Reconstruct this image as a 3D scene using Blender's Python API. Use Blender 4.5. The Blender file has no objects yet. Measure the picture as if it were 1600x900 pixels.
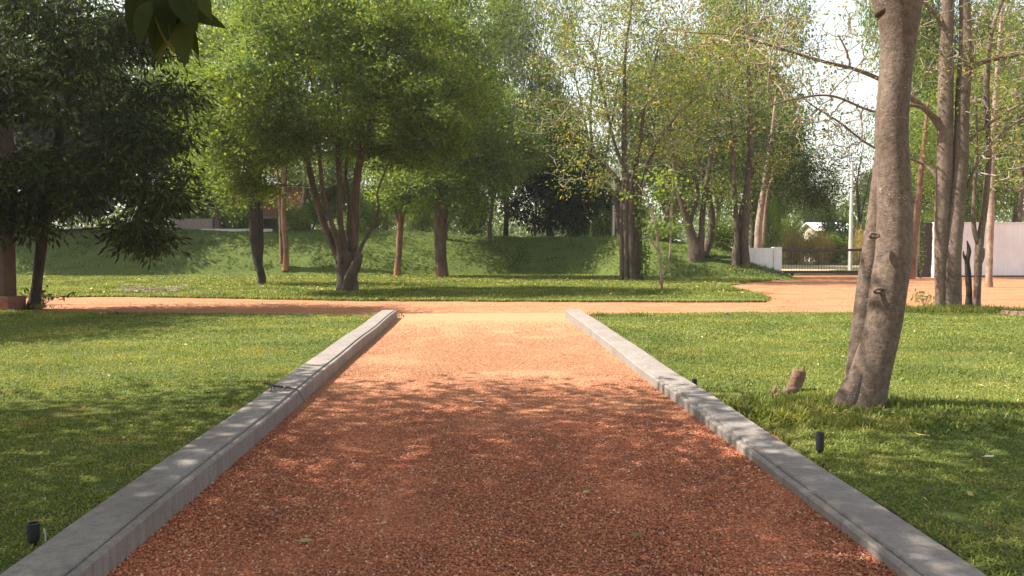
import bpy, bmesh, math, random
import numpy as np
from mathutils import Vector
R = math.radians
rng = np.random.default_rng(7)
random.seed(7)
C = bpy.context.scene.collection
scn = bpy.context.scene

# ------------------------------------------------------------------ camera, sky, sun, exposure
F = 1250.0                                   # focal length in pixels of the 1600 px wide photograph
YAW, PITCH, EYE = math.atan(55 / F), math.atan(64 / F), 1.6
cam = bpy.data.objects.new('camera', bpy.data.cameras.new('camera')); C.objects.link(cam)
cam.location = (0, 0, EYE); cam.rotation_euler = (math.pi / 2 - PITCH, 0, -YAW)
cam.data.sensor_width = 36; cam.data.lens = 36 * F / 1600; cam.data.clip_start = .05; cam.data.clip_end = 3000
scn.camera = cam
SUN = Vector((-.62, .10, .78)).normalized()
w = bpy.data.worlds.new('World'); scn.world = w; w.use_nodes = True
sky = w.node_tree.nodes.new('ShaderNodeTexSky'); sky.sky_type = 'NISHITA'; sky.sun_disc = False
sky.sun_elevation = math.asin(SUN.z); sky.sun_rotation = math.atan2(SUN.x, SUN.y)
sky.air_density = 1.6; sky.dust_density = 1.0; sky.ozone_density = 0.0
bg = w.node_tree.nodes['Background']; bg.inputs['Strength'].default_value = .092
hs = w.node_tree.nodes.new('ShaderNodeHueSaturation'); hs.inputs['Saturation'].default_value = .4   # humid, milky sky
w.node_tree.links.new(sky.outputs[0], hs.inputs['Color']); w.node_tree.links.new(hs.outputs[0], bg.inputs[0])
sl = bpy.data.lights.new('sun', 'SUN'); sl.energy = 5.0; sl.angle = R(.53); sl.color = (1, .93, .82)
so = bpy.data.objects.new('sun', sl); C.objects.link(so); so.rotation_euler = SUN.to_track_quat('Z', 'Y').to_euler()
scn.view_settings.view_transform = 'Standard'; scn.view_settings.look = 'None'
scn.view_settings.exposure = 1.48; scn.view_settings.gamma = 1
scn.cycles.use_denoising = True; scn.cycles.denoiser = 'OPENIMAGEDENOISE'; scn.cycles.denoising_prefilter = 'ACCURATE'
scn.cycles.max_bounces = 6; scn.cycles.diffuse_bounces = 3; scn.cycles.glossy_bounces = 2
scn.cycles.transmission_bounces = 4; scn.cycles.caustics_reflective = False; scn.cycles.caustics_refractive = False

# ------------------------------------------------------------------ measuring the photograph
_f = np.array((math.sin(YAW) * math.cos(PITCH), math.cos(YAW) * math.cos(PITCH), -math.sin(PITCH)))
_r = np.array((math.cos(YAW), -math.sin(YAW), 0)); _u = np.cross(_r, _f)
def ray(u, v): return _f + _r * (u - 800) / F - _u * (v - 450) / F
def P(u, v, Y):                              # the point seen at pixel u, v that is Y metres down the drive
    d = ray(u, v); return np.array((0, 0, EYE)) + d * (Y / d[1])
def G(u, v, z=0.):                           # the ground point seen at pixel u, v
    d = ray(u, v); return np.array((0, 0, EYE)) + d * ((z - EYE) / d[2])

# ------------------------------------------------------------------ mesh helpers
def mesh(name, verts, quads=None, tris=None, smooth=False):
    me = bpy.data.meshes.new(name)
    verts = np.asarray(verts, np.float32)
    q = np.zeros((0, 4), np.int32) if quads is None or len(quads) == 0 else np.asarray(quads, np.int32)
    t = np.zeros((0, 3), np.int32) if tris is None or len(tris) == 0 else np.asarray(tris, np.int32)
    me.vertices.add(len(verts)); me.vertices.foreach_set('co', verts.ravel())
    me.loops.add(q.size + t.size); me.loops.foreach_set('vertex_index', np.concatenate((q.ravel(), t.ravel())))
    me.polygons.add(len(q) + len(t))
    st = np.concatenate((np.arange(len(q)) * 4, q.size + np.arange(len(t)) * 3)).astype(np.int32)
    me.polygons.foreach_set('loop_start', st)
    me.polygons.foreach_set('use_smooth', np.full(len(st), smooth, bool))
    me.update(calc_edges=True); me.validate()
    return me
def obj(name, me, m=None, parent=None, loc=None):
    o = bpy.data.objects.new(name, me); C.objects.link(o)
    if m is not None: me.materials.append(m)
    if parent is not None: o.parent = parent
    if loc is not None: o.location = loc
    return o
def tag(o, label=None, cat=None, group=None, kind=None):
    for k, v in (('label', label), ('category', cat), ('group', group), ('kind', kind)):
        if v: o[k] = v
    return o
def thing(name, label, cat, loc=(0, 0, 0), group=None, rz=0):
    o = bpy.data.objects.new(name, None); C.objects.link(o); o.location = loc; o.rotation_euler = (0, 0, rz)
    o.empty_display_size = .2
    return tag(o, label, cat, group)
class MB:                                    # collects shapes for ONE mesh
    def __init__(s): s.v, s.q, s.t, s.n = [], [], [], 0
    def add(s, v, q=None, t=None):
        v = np.asarray(v, float)
        if q is not None and len(q): s.q.append(np.asarray(q) + s.n)
        if t is not None and len(t): s.t.append(np.asarray(t) + s.n)
        s.v.append(v); s.n += len(v)
    def box(s, a, b, bev=.0):
        a, b = np.minimum(a, b), np.maximum(a, b)
        bm = bmesh.new(); bmesh.ops.create_cube(bm, size=1)
        for v in bm.verts: v.co = Vector((a + b) / 2 + np.array(v.co) * (b - a))
        if bev: bmesh.ops.bevel(bm, geom=bm.edges[:], offset=bev, segments=2, affect='EDGES')
        s.bm(bm)
    def bm(s, bm):
        bmesh.ops.triangulate(bm, faces=bm.faces[:]); bm.verts.index_update()
        s.add([v.co[:] for v in bm.verts], t=[[x.index for x in f.verts] for f in bm.faces]); bm.free()
    def tube(s, pts, rad, sides=6, cap=True, wob=0., seed=0, lobes=None):
        pts = np.asarray(pts, float); n = len(pts); rad = np.broadcast_to(np.asarray(rad, float), (n,))
        tan = np.gradient(pts, axis=0); tan /= np.linalg.norm(tan, axis=1)[:, None] + 1e-9
        nn = np.zeros((n, 3)); a = np.array((1., 0, 0)) if abs(tan[0][0]) < .9 else np.array((0, 1., 0))
        for i in range(n):
            a = a - tan[i] * a.dot(tan[i]); a /= np.linalg.norm(a) + 1e-9; nn[i] = a
        bb = np.cross(tan, nn)
        th = np.arange(sides) * 2 * math.pi / sides
        rr = np.repeat(rad[:, None], sides, 1)
        if wob:
            ln = np.cumsum(np.r_[0, np.linalg.norm(np.diff(pts, axis=0), axis=1)])[:, None]
            r0 = np.random.default_rng(seed)
            k = np.zeros_like(rr)
            for fr, am in ((1, 1.), (2, .8), (3, .6), (5, .45), (8, .3), (13, .2)):
                for _ in range(2):
                    k += am * np.sin(fr * th[None] + r0.uniform(0, 6.3) + ln * r0.uniform(-1, 1) * fr * 1.6) * np.sin(ln * fr * r0.uniform(.6, 1.6) + r0.uniform(0, 6.3))
            rr = rr * (1 + wob * k)
        if lobes: rr = rr * (1 + lobes[1] * (np.abs(np.sin(th * lobes[0] / 2 + lobes[2]))[None] - .6))
        v = pts[:, None] + rr[:, :, None] * (np.cos(th)[None, :, None] * nn[:, None] + np.sin(th)[None, :, None] * bb[:, None])
        v = v.reshape(-1, 3); i = np.arange(n - 1)[:, None] * sides; j = np.arange(sides)[None]; j2 = (j + 1) % sides
        q = np.stack((i + j, i + j2, i + sides + j2, i + sides + j), -1).reshape(-1, 4); t = None
        if cap:
            v = np.vstack((v, pts[:1], pts[-1:])); k = np.arange(sides); k2 = (k + 1) % sides; e = n * sides
            t = np.vstack((np.stack((k2, k, np.full(sides, e)), -1), np.stack((k + (n - 1) * sides, k2 + (n - 1) * sides, np.full(sides, e + 1)), -1)))
        s.add(v, q, t)
    def lathe(s, prof, n=24, c=(0, 0, 0)):
        th = np.arange(n) * 2 * math.pi / n; prof = np.asarray(prof, float); m = len(prof)
        v = np.stack((prof[:, :1] * np.cos(th), prof[:, :1] * np.sin(th), np.repeat(prof[:, 1:], n, 1)), -1).reshape(-1, 3) + np.asarray(c)
        i = np.arange(m - 1)[:, None] * n; j = np.arange(n)[None]; j2 = (j + 1) % n
        s.add(v, np.stack((i + j, i + j2, i + n + j2, i + n + j), -1).reshape(-1, 4))
    def build(s, name, m=None, parent=None, smooth=False, off=(0, 0, 0)):
        return obj(name, mesh(name, np.vstack(s.v) - np.asarray(off), np.vstack(s.q) if s.q else None, np.vstack(s.t) if s.t else None, smooth), m, parent)
def smoothline(pts, n):                      # Catmull-Rom through rows of any width
    p = np.asarray(pts, float); p = np.vstack((2 * p[0] - p[1], p, 2 * p[-1] - p[-2])); k = len(p) - 3
    out = []
    for t in np.linspace(0, k, n):
        i = min(int(t), k - 1); f = t - i; a, b, c, d = p[i:i + 4]
        out.append(.5 * (2 * b + (c - a) * f + (2 * a - 5 * b + 4 * c - d) * f * f + (3 * b - a - 3 * c + d) * f ** 3))
    return np.array(out)
def inpoly(x, y, poly):
    poly = np.asarray(poly)[:, :2]; r = np.zeros(len(x), bool); j = len(poly) - 1
    for i in range(len(poly)):
        (xi, yi), (xj, yj) = poly[i], poly[j]
        c = ((yi > y) != (yj > y)) & (x < (xj - xi) * (y - yi) / (yj - yi + 1e-12) + xi); r ^= c; j = i
    return r
def vnoise(x, y, s=1., seed=0):              # smooth value noise, 0..1
    r = np.random.default_rng(seed).random((64, 64)); x = np.asarray(x) / s + 640.; y = np.asarray(y) / s + 640.
    xi, yi = np.floor(x).astype(int), np.floor(y).astype(int); fx, fy = x - xi, y - yi
    fx, fy = fx * fx * (3 - 2 * fx), fy * fy * (3 - 2 * fy); g = lambda a, b: r[a % 64, b % 64]
    return (g(xi, yi) * (1 - fx) + g(xi + 1, yi) * fx) * (1 - fy) + (g(xi, yi + 1) * (1 - fx) + g(xi + 1, yi + 1) * fx) * fy

# ------------------------------------------------------------------ materials
def mat(name):
    m = bpy.data.materials.new(name); m.use_nodes = True; nt = m.node_tree
    return m, nt, nt.nodes['Principled BSDF']
def node(nt, kind, **kw):
    n = nt.nodes.new('ShaderNode' + kind)
    for k, v in kw.items():
        if k in n.inputs: n.inputs[k].default_value = v
        else: setattr(n, k, v)
    return n
def ramp(nt, src, stops, mode='LINEAR'):
    n = nt.nodes.new('ShaderNodeValToRGB'); n.color_ramp.interpolation = mode; e = n.color_ramp.elements
    while len(e) < len(stops): e.new(.5)
    for k, (p, c) in zip(e, stops): k.position = p; k.color = (*c, 1) if len(c) == 3 else c
    nt.links.new(src, n.inputs[0]); return n.outputs[0]
def mix(nt, fac, a, b, blend='MIX'):
    n = nt.nodes.new('ShaderNodeMix'); n.data_type = 'RGBA'; n.blend_type = blend
    for s, i in ((fac, 0), (a, 6), (b, 7)):
        if isinstance(s, bpy.types.NodeSocket): nt.links.new(s, n.inputs[i])
        else: n.inputs[i].default_value = s if i == 0 else (*s, 1)
    return n.outputs[2]
def coords(nt, sc=(1, 1, 1)):
    t = nt.nodes.new('ShaderNodeTexCoord'); mp = nt.nodes.new('ShaderNodeMapping'); mp.inputs['Scale'].default_value = sc
    nt.links.new(t.outputs['Object'], mp.inputs[0]); return mp.outputs[0]
def noise(nt, vec, scale, detail=4., rough=.6):
    n = node(nt, 'TexNoise', Scale=scale, Detail=detail, Roughness=rough); nt.links.new(vec, n.inputs['Vector']); return n.outputs[0]
def voro(nt, vec, scale, out='Distance', feature='F1'):
    n = node(nt, 'TexVoronoi', Scale=scale, feature=feature); nt.links.new(vec, n.inputs['Vector']); return n.outputs[out]
def bump(nt, b, h, strength=.5, dist=.02):
    n = node(nt, 'Bump', Strength=strength, Distance=dist); nt.links.new(h, n.inputs['Height']); nt.links.new(n.outputs[0], b.inputs['Normal'])
def leaf_mat(name, stops, trans=.4, rough=.5, spec=.3, patch=None, tint=(1.5, 1.35, .6)):
    m, nt, b = mat(name)
    g = nt.nodes.new('ShaderNodeNewGeometry'); col = ramp(nt, g.outputs['Random Per Island'], stops)
    nz = noise(nt, coords(nt), .55, 2)
    if patch: col = mix(nt, ramp(nt, noise(nt, coords(nt), patch[0], 6, .65), [(.5, (0, 0, 0)), (.72, (.75, .75, .75))]), col, patch[1])
    col = mix(nt, 1., col, ramp(nt, nz, [(.32, (.62, .7, .62)), (.68, (1.35, 1.28, 1.15))]), 'MULTIPLY')
    nt.links.new(col, b.inputs['Base Color']); b.inputs['Roughness'].default_value = rough; b.inputs['Specular IOR Level'].default_value = spec
    t = nt.nodes.new('ShaderNodeBsdfTranslucent'); nt.links.new(mix(nt, 1., col, tint, 'MULTIPLY'), t.inputs[0])
    mx = nt.nodes.new('ShaderNodeMixShader'); mx.inputs[0].default_value = trans
    nt.links.new(b.outputs[0], mx.inputs[1]); nt.links.new(t.outputs[0], mx.inputs[2])
    nt.links.new(mx.outputs[0], nt.nodes['Material Output'].inputs[0]); return m
def bark_mat(name, a, b_, spots=None, scale=6, bstr=.6, stretch=(1, 1, .35), base=None):
    m, nt, b = mat(name); v = coords(nt, stretch)
    n1 = noise(nt, v, scale, 8, .65); n2 = noise(nt, coords(nt), 1.3, 3)
    col = ramp(nt, n1, [(.32, a), (.68, b_)])
    col = mix(nt, 1., col, ramp(nt, n2, [(.3, (.62, .6, .58)), (.7, (1.25, 1.25, 1.25))]), 'MULTIPLY')
    if spots:
        sp = voro(nt, coords(nt, (1, 1, 1.7)), spots[0]); nn = noise(nt, coords(nt), 3.1, 3)
        s2 = nt.nodes.new('ShaderNodeMath'); s2.operation = 'ADD'; nt.links.new(sp, s2.inputs[0]); nt.links.new(nn, s2.inputs[1])
        col = mix(nt, ramp(nt, s2.outputs[0], [(spots[1] - .06, (1, 1, 1)), (spots[1], (0, 0, 0))]), col, spots[2])
    if base:                                   # red dust splashed up the foot of the trunk
        sz = node(nt, 'SeparateXYZ'); t = nt.nodes.new('ShaderNodeTexCoord'); nt.links.new(t.outputs['Object'], sz.inputs[0])
        ad = nt.nodes.new('ShaderNodeMath'); ad.operation = 'MULTIPLY_ADD'; ad.inputs[1].default_value = base[1]; nt.links.new(n2, ad.inputs[0]); nt.links.new(sz.outputs[2], ad.inputs[2])
        dv = nt.nodes.new('ShaderNodeMath'); dv.operation = 'DIVIDE'; dv.inputs[1].default_value = base[1] * 1.7; nt.links.new(ad.outputs[0], dv.inputs[0])
        col = mix(nt, ramp(nt, dv.outputs[0], [(.25, (.75, .75, .75)), (.8, (0, 0, 0))]), col, base[0])
    nt.links.new(col, b.inputs['Base Color']); b.inputs['Roughness'].default_value = .85; b.inputs['Specular IOR Level'].default_value = .25
    rd = noise(nt, coords(nt, (1, 1, 1.7)), scale * 1.2, 6, .7)
    mh = nt.nodes.new('ShaderNodeMath'); mh.operation = 'ADD'; nt.links.new(n1, mh.inputs[0]); nt.links.new(rd, mh.inputs[1])
    fi = noise(nt, coords(nt, (1, 1, 1.6)), scale * 6, 4, .7); m2 = nt.nodes.new('ShaderNodeMath'); m2.operation = 'MULTIPLY_ADD'; m2.inputs[1].default_value = .5; nt.links.new(fi, m2.inputs[0]); nt.links.new(mh.outputs[0], m2.inputs[2]); mh = m2
    bump(nt, b, mh.outputs[0], bstr, .26 / scale); return m
def plain(name, col, rough=.7, var=.25, scale=8, bstr=.2, metal=0, tint=None):
    m, nt, b = mat(name); v = coords(nt); n = noise(nt, v, scale, 6)
    lo = tuple(c * (1 - var) for c in col) if tint is None else tint
    nt.links.new(ramp(nt, n, [(.3, lo), (.7, tuple(min(1, c * (1 + var * .6)) for c in col))]), b.inputs['Base Color'])
    b.inputs['Roughness'].default_value = rough; b.inputs['Metallic'].default_value = metal
    if bstr: bump(nt, b, noise(nt, v, scale * 7, 4), bstr, .01)
    return m
M = {}
RED = (.36, .115, .05)
def soil():
    m, nt, b = mat('red_soil'); v = coords(nt)
    n = noise(nt, v, .9, 8, .65); s = noise(nt, v, 30, 4)
    col = ramp(nt, n, [(.3, (.27, .11, .052)), (.55, (.35, .165, .085)), (.75, (.40, .21, .115))])
    col = mix(nt, .3, col, ramp(nt, s, [(.35, (.23, .09, .042)), (.65, (.44, .24, .14))]))
    sw = noise(nt, coords(nt, (.16, 1.1, 1)), 1.6, 5, .6)   # wheel marks and swept streaks along the road
    col = mix(nt, ramp(nt, sw, [(.48, (0, 0, 0)), (.66, (.75, .75, .75))]), col, (.26, .10, .05))
    nt.links.new(col, b.inputs['Base Color']); b.inputs['Roughness'].default_value = .95; b.inputs['Specular IOR Level'].default_value = .092
    bump(nt, b, s, .5, .02); return m
def sunlit_half(nt, col, most):                      # paler look of the sunlit far half of the drive, painted into the colour
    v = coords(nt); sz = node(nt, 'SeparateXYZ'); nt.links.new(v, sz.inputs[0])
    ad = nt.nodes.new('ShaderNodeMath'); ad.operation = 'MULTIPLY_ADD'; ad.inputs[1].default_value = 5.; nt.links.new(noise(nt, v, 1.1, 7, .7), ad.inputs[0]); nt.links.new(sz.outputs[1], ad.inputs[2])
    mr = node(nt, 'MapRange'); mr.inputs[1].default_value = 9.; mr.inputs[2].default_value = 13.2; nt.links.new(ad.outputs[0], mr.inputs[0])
    sunlit_tan = ramp(nt, noise(nt, v, 20, 4), [(.3, (.35, .165, .082)), (.7, (.43, .23, .122))])
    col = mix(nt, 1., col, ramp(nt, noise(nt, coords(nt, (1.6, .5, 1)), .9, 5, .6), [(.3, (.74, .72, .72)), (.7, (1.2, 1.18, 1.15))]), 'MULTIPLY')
    return mix(nt, ramp(nt, mr.outputs[0], [(0, (0, 0, 0)), (1, (most, most, most))]), col, sunlit_tan)
def gravel():
    m, nt, b = mat('laterite_gravel'); v = coords(nt)
    vc = voro(nt, v, 95, 'Color'); vd = voro(nt, v, 95)
    sx = node(nt, 'SeparateColor'); nt.links.new(vc, sx.inputs[0])
    col = ramp(nt, sx.outputs[0], [(0, (.18, .058, .031)), (.4, (.36, .112, .05)), (.75, (.46, .158, .07)), (1, (.56, .27, .15))])
    col = sunlit_half(nt, col, .9)
    nt.links.new(col, b.inputs['Base Color']); b.inputs['Roughness'].default_value = .9; b.inputs['Specular IOR Level'].default_value = .2
    bump(nt, b, vd, -.9, .012); return m
def turf(name, a, b_, c, scale=1.):
    m, nt, b = mat(name); v = coords(nt)
    n = noise(nt, v, 1.2 * scale, 7, .65); s = noise(nt, v, 45 * scale, 5, .7)
    col = mix(nt, .55, ramp(nt, n, [(.3, a), (.7, b_)]), ramp(nt, s, [(.3, tuple(x * .45 for x in a)), (.7, c)]))
    nt.links.new(col, b.inputs['Base Color']); b.inputs['Roughness'].default_value = .9; b.inputs['Specular IOR Level'].default_value = .092
    bump(nt, b, s, .8, .03); return m
def concrete():
    m, nt, b = mat('kerb_concrete'); v = coords(nt)
    n = noise(nt, v, 2.2, 8, .65); s = noise(nt, v, 140, 3); st = noise(nt, coords(nt, (6, 6, .5)), 3, 6, .7)
    col = ramp(nt, n, [(.3, (.155, .128, .112)), (.7, (.29, .252, .228))])
    col = mix(nt, ramp(nt, st, [(.46, (0, 0, 0)), (.66, (.8, .8, .8))]), col, (.11, .088, .075))
    col = mix(nt, .35, col, ramp(nt, s, [(.35, (.13, .11, .098)), (.65, (.32, .285, .26))]))
    nt.links.new(col, b.inputs['Base Color']); b.inputs['Roughness'].default_value = .85; b.inputs['Specular IOR Level'].default_value = .25
    bump(nt, b, s, .35, .004); return m
M['soil'], M['gravel'], M['kerb'] = soil(), gravel(), concrete()
M['turf'] = turf('lawn_turf', (.07, .10, .022), (.11, .145, .035), (.17, .19, .055))
M['field'] = turf('far_field', (.05, .085, .025), (.10, .13, .04), (.15, .16, .06), .4)
M['bank'] = turf('bank_turf', (.04, .075, .015), (.10, .13, .03), (.15, .175, .045), .9)
GR = [(0, (.075, .11, .018)), (.35, (.135, .175, .03)), (.7, (.195, .22, .045)), (.93, (.27, .28, .08)), (1, (.36, .33, .14))]
M['grass'] = leaf_mat('grass_blade', GR, .38, .62, patch=(1.1, (.26, .22, .075)), tint=(1.3, 1.25, .6))
M['bankgrass'] = leaf_mat('bank_grass', [(0, (.05, .09, .014)), (.45, (.095, .155, .025)), (.85, (.17, .21, .045)), (1, (.32, .28, .11))], .35, .6, patch=(.5, (.22, .17, .07)), tint=(1.3, 1.25, .6))
M['leaf_mid'] = leaf_mat('leaf_green', [(0, (.055, .095, .02)), (.5, (.105, .165, .034)), (.85, (.165, .22, .05)), (1, (.24, .26, .07))], .5)
M['leaf_dark'] = leaf_mat('leaf_dark', [(0, (.016, .026, .007)), (.6, (.03, .045, .012)), (.95, (.055, .075, .02)), (1, (.13, .13, .035))], .3, .7, spec=.12)
M['leaf_bright'] = leaf_mat('leaf_bright', [(0, (.085, .14, .024)), (.5, (.14, .21, .036)), (1, (.23, .28, .065))], .5)
M['leaf_far'] = leaf_mat('leaf_far', [(0, (.06, .10, .036)), (.5, (.11, .155, .056)), (1, (.18, .21, .08))], .4, .6)
M['leaf_yellow'] = leaf_mat('leaf_turning', [(0, (.13, .16, .035)), (.5, (.24, .25, .05)), (.75, (.40, .34, .06)), (.93, (.56, .42, .07)), (1, (.38, .22, .07))], .45)
M['leaf_olive'] = leaf_mat('leaf_olive', [(0, (.08, .12, .026)), (.5, (.135, .185, .042)), (.88, (.22, .25, .065)), (1, (.36, .32, .09))], .42)
M['leaf_dry'] = leaf_mat('leaf_dry', [(0, (.28, .22, .08)), (.5, (.42, .34, .14)), (1, (.55, .45, .25))], .3)
M['bark_hero'] = bark_mat('bark_grey_brown', (.095, .066, .05), (.21, .155, .12), (34, .6, (.40, .35, .31)), 20, .8, (1, 1, .8), ((.26, .105, .05), .35))
M['bark_mid'] = bark_mat('bark_brown', (.058, .042, .030), (.14, .104, .076), None, 7, .9, (1, 1, .25), ((.20, .105, .06), .3))
M['bark_pale'] = bark_mat('bark_pale', (.20, .14, .105), (.38, .29, .225), (14, .45, (.45, .38, .33)), 6, .6, (1, 1, .6), ((.30, .13, .065), .8))
M['bark_dark'] = bark_mat('bark_dark', (.03, .022, .017), (.075, .055, .042), None, 7, .7)
M['bark_dusty'] = bark_mat('bark_dusty', (.07, .046, .032), (.17, .115, .08), None, 7, .9, (1, 1, .25), ((.34, .145, .07), 1.1))
M['bark_red'] = bark_mat('bark_reddish', (.12, .062, .038), (.25, .14, .085), None, 6, .6, (1, 1, .4), ((.42, .17, .075), 1.2))
M['twig'] = bark_mat('twig_bark', (.22, .165, .125), (.40, .32, .25), None, 9, .3)
M['twig_dark'] = bark_mat('twig_dark', (.06, .045, .033), (.12, .09, .065), None, 9, .3)

# ------------------------------------------------------------------ the setting: ground, drive, roads, lawns, bank
def bank_h(x, y):
    x, y = np.asarray(x, float), np.asarray(y, float)
    s = lambda a, b, t: (lambda k: k * k * (3 - 2 * k))(np.clip((t - a) / (b - a), 0, 1))
    foot = 45 - 4.6 * s(5.5, 10.5, x) + .5 * np.sin(x * .35)
    h = 2.62 - .42 * s(-6, 1, x) - .35 * s(8, 12, x) - 1.9 * s(13.4, 17.4, x)
    k = np.clip((y - foot) / 5.5, 0, 1); up = k * (1.55 - .55 * k) * .97 + .03 * k
    up = np.where(k < .12, k * k / .12 * 1.48 , up)
    down = 1 - .72 * s(foot + 9.5, foot + 16, y)
    return h * np.minimum(up, 1) * down + .10 * (vnoise(x, y, 1.1, 3) - .5) * np.minimum(up * 3, 1)
def sheet(name, xs, ys, zf, m):
    X, Y = np.meshgrid(xs, ys); Z = zf(X, Y) + 0 * X; n, k = X.shape
    i = (np.arange(n - 1)[:, None] * k + np.arange(k - 1)[None]).ravel()
    return tag(obj(name, mesh(name, np.stack((X, Y, Z), -1).reshape(-1, 3), np.stack((i, i + 1, i + k + 1, i + k), -1), smooth=True), m), kind='structure')
def polysheet(name, poly, z, m, skirt=.06):
    bm = bmesh.new(); vs = [bm.verts.new((p[0], p[1], z)) for p in poly]
    f = bm.faces.new(vs); f.normal_update()
    if f.normal.z < 0: f.normal_flip()
    e = bmesh.ops.extrude_edge_only(bm, edges=bm.edges[:])
    for g in e['geom']:
        if isinstance(g, bmesh.types.BMVert): g.co.z -= skirt
    bmesh.ops.triangulate(bm, faces=bm.faces[:])
    me = bpy.data.meshes.new(name); bm.to_mesh(me); bm.free()
    return tag(obj(name, me, m), kind='structure')
def wavy(pts, amp, step, seed):              # a drawn outline made irregular
    pts = np.array([tuple(p)[:2] for p in pts], float); out = []
    for a, b in zip(pts, np.roll(pts, -1, 0)):
        L = np.linalg.norm(b - a); n = max(1, int(min(L, 60) / step)); d = (b - a) / (L + 1e-9); nrm = np.array((-d[1], d[0]))
        for k in range(n):
            p = a + (b - a) * k / n; out.append(p + nrm * amp * 2 * (vnoise(p[0] * 3, p[1] * 3, 1, seed) - .5 + .5 * (vnoise(p[0] * 11, p[1] * 11, 1, seed + 1) - .5)))
    return np.array(out)
g = np.concatenate((np.linspace(-900, -60, 12), np.linspace(-50, 60, 56), np.linspace(80, 900, 12)))
g2 = np.concatenate((np.linspace(-300, -20, 6), np.linspace(-15, 110, 64), np.linspace(130, 1500, 14)))
sheet('ground', g, g2, lambda x, y: -.03 + .03 * (vnoise(x, y, 3, 5) - .5) * (np.abs(x) > 8), M['soil'])
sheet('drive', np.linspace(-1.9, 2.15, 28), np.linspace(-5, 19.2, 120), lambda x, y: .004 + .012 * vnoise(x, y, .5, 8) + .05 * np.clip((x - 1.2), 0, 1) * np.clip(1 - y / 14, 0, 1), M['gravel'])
fieldp = [(-300, 61), (9, 61), (15.5, 50), (19, 46.4), (60, 46.4), (400, 60), (700, 1400), (-700, 1400)]
polysheet('field', wavy(fieldp, .4, 3, 41), .012, M['field'], .05)
M['tan'] = plain('tan_dirt', (.50, .38, .22), .95, .3, 1.2, .3)
polysheet('dirt_street', wavy([(11, 51), (19, 47.0), (80, 47.0), (80, 68), (20, 68.5), (14, 64)], .5, 1.5, 43), .03, M['tan'], .05)
polysheet('street_verge', wavy([G(1290, 424), G(1420, 426), G(1420, 420), G(1330, 421)], .3, .7, 44), .05, M['field'], .05)
kx = lambda y, s: (2.14 if s < 0 else 2.42)
left_lawn = [(-2.2, -5), (-2.16, 3), (-2.2, 5.2), (-2.14, 8), (-2.14, 17.6), (-2.9, 18.6), (-6.5, 19.2), (-9.5, 19.6), (-12, 20.3), (-14, 22), (-30, 24), (-30, -5)]
right_lawn = [(2.42, -5), (2.42, 4), (2.5, 6.2), (2.56, 7.2), (2.46, 8.5), (2.38, 10), (2.38, 17.8), (2.9, 18.6), (6, 18.9), (9.2, 18.8), (11.2, 19.7), (13.0, 19.6), (14.5, 18.4), (30, 17.5), (30, -5)]
far_lawn = [G(-250, 456), G(20, 463), G(200, 463), G(400, 466), G(560, 469), G(800, 470), G(1000, 471), G(1195, 471), G(1202, 467), G(1180, 459), G(1140, 450), G(1138, 446), G(1165, 441), G(1215, 436.5), (15.9, 42.4), (14, 46), (5, 52), (-60, 52), (-60, 27)]
left_lawn, right_lawn, far_lawn = wavy(left_lawn, .05, .2, 51), wavy(right_lawn, .07, .2, 53), wavy(far_lawn, .14, .4, 55)
polysheet('left_lawn', left_lawn, .03, M['turf'], .08); polysheet('right_lawn', right_lawn, .03, M['turf'], .08); polysheet('far_lawn', far_lawn, .03, M['turf'], .08)
sheet('grass_bank', np.linspace(-62, 16.4, 190), np.linspace(38.5, 62, 80), lambda x, y: bank_h(x, y) - .02 + .05 * (bank_h(x, y) > .02), M['bank'])
polysheet('bare_soil_patch', wavy([G(78, 429.5), G(170, 429), G(165, 426.5), G(80, 427)], .1, .4, 57), .055, plain('pale_soil', (.34, .2, .13), .9), .05)

# ------------------------------------------------------------------ kerbs
def kerb(s, xin, wdt, z0, z1, label):
    ys = np.concatenate((np.arange(-5, 18.0, .25), [17.97, 18.02])); prof = []
    for i, y in enumerate(ys):
        f = np.clip((y - 3) / 15, -.4, 1); zt = z0 + (z1 - z0) * f + .006 * math.sin(y * 1.7 + s); xo = xin + .006 * math.sin(y * .9 + 2 * s)
        if i == len(ys) - 1: zt -= .03
        row = [(xo + wdt, -.12), (xo + wdt, zt - .012), (xo + wdt - .012, zt), (xo + .06, zt), (xo + .054, zt - .01), (xo + .051, zt - .022), (xo + .042, zt - .023), (xo + .038, zt - .012), (xo + .01, zt - .015), (xo, zt - .026), (xo, -.12)]
        prof.append([(s * a, y, b) for a, b in row])
    v = np.array(prof); n, k = v.shape[:2]; i = (np.arange(n - 1)[:, None] * k + np.arange(k - 1)[None]).ravel()
    mb = MB(); q = np.stack((i, i + 1, i + k + 1, i + k), -1); mb.add(v.reshape(-1, 3), q if s > 0 else q[:, ::-1])
    c = v[-1].mean(0); e = np.vstack((v[-1], c)); mb.add(e, t=[[j, (j + 1) % k, k] for j in range(k)])
    o = mb.build('concrete_kerb', M['kerb']); tag(o, label, 'kerb', 'kerbs along the gravel drive')
kerb(-1, 1.785, .335, .155, .2, 'grey concrete kerb with a lizard on it, along the left lawn')
kerb(1, 2.0, .335, .10, .2, 'grey concrete kerb along the right lawn, passing the leaning tree trunk')

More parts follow.
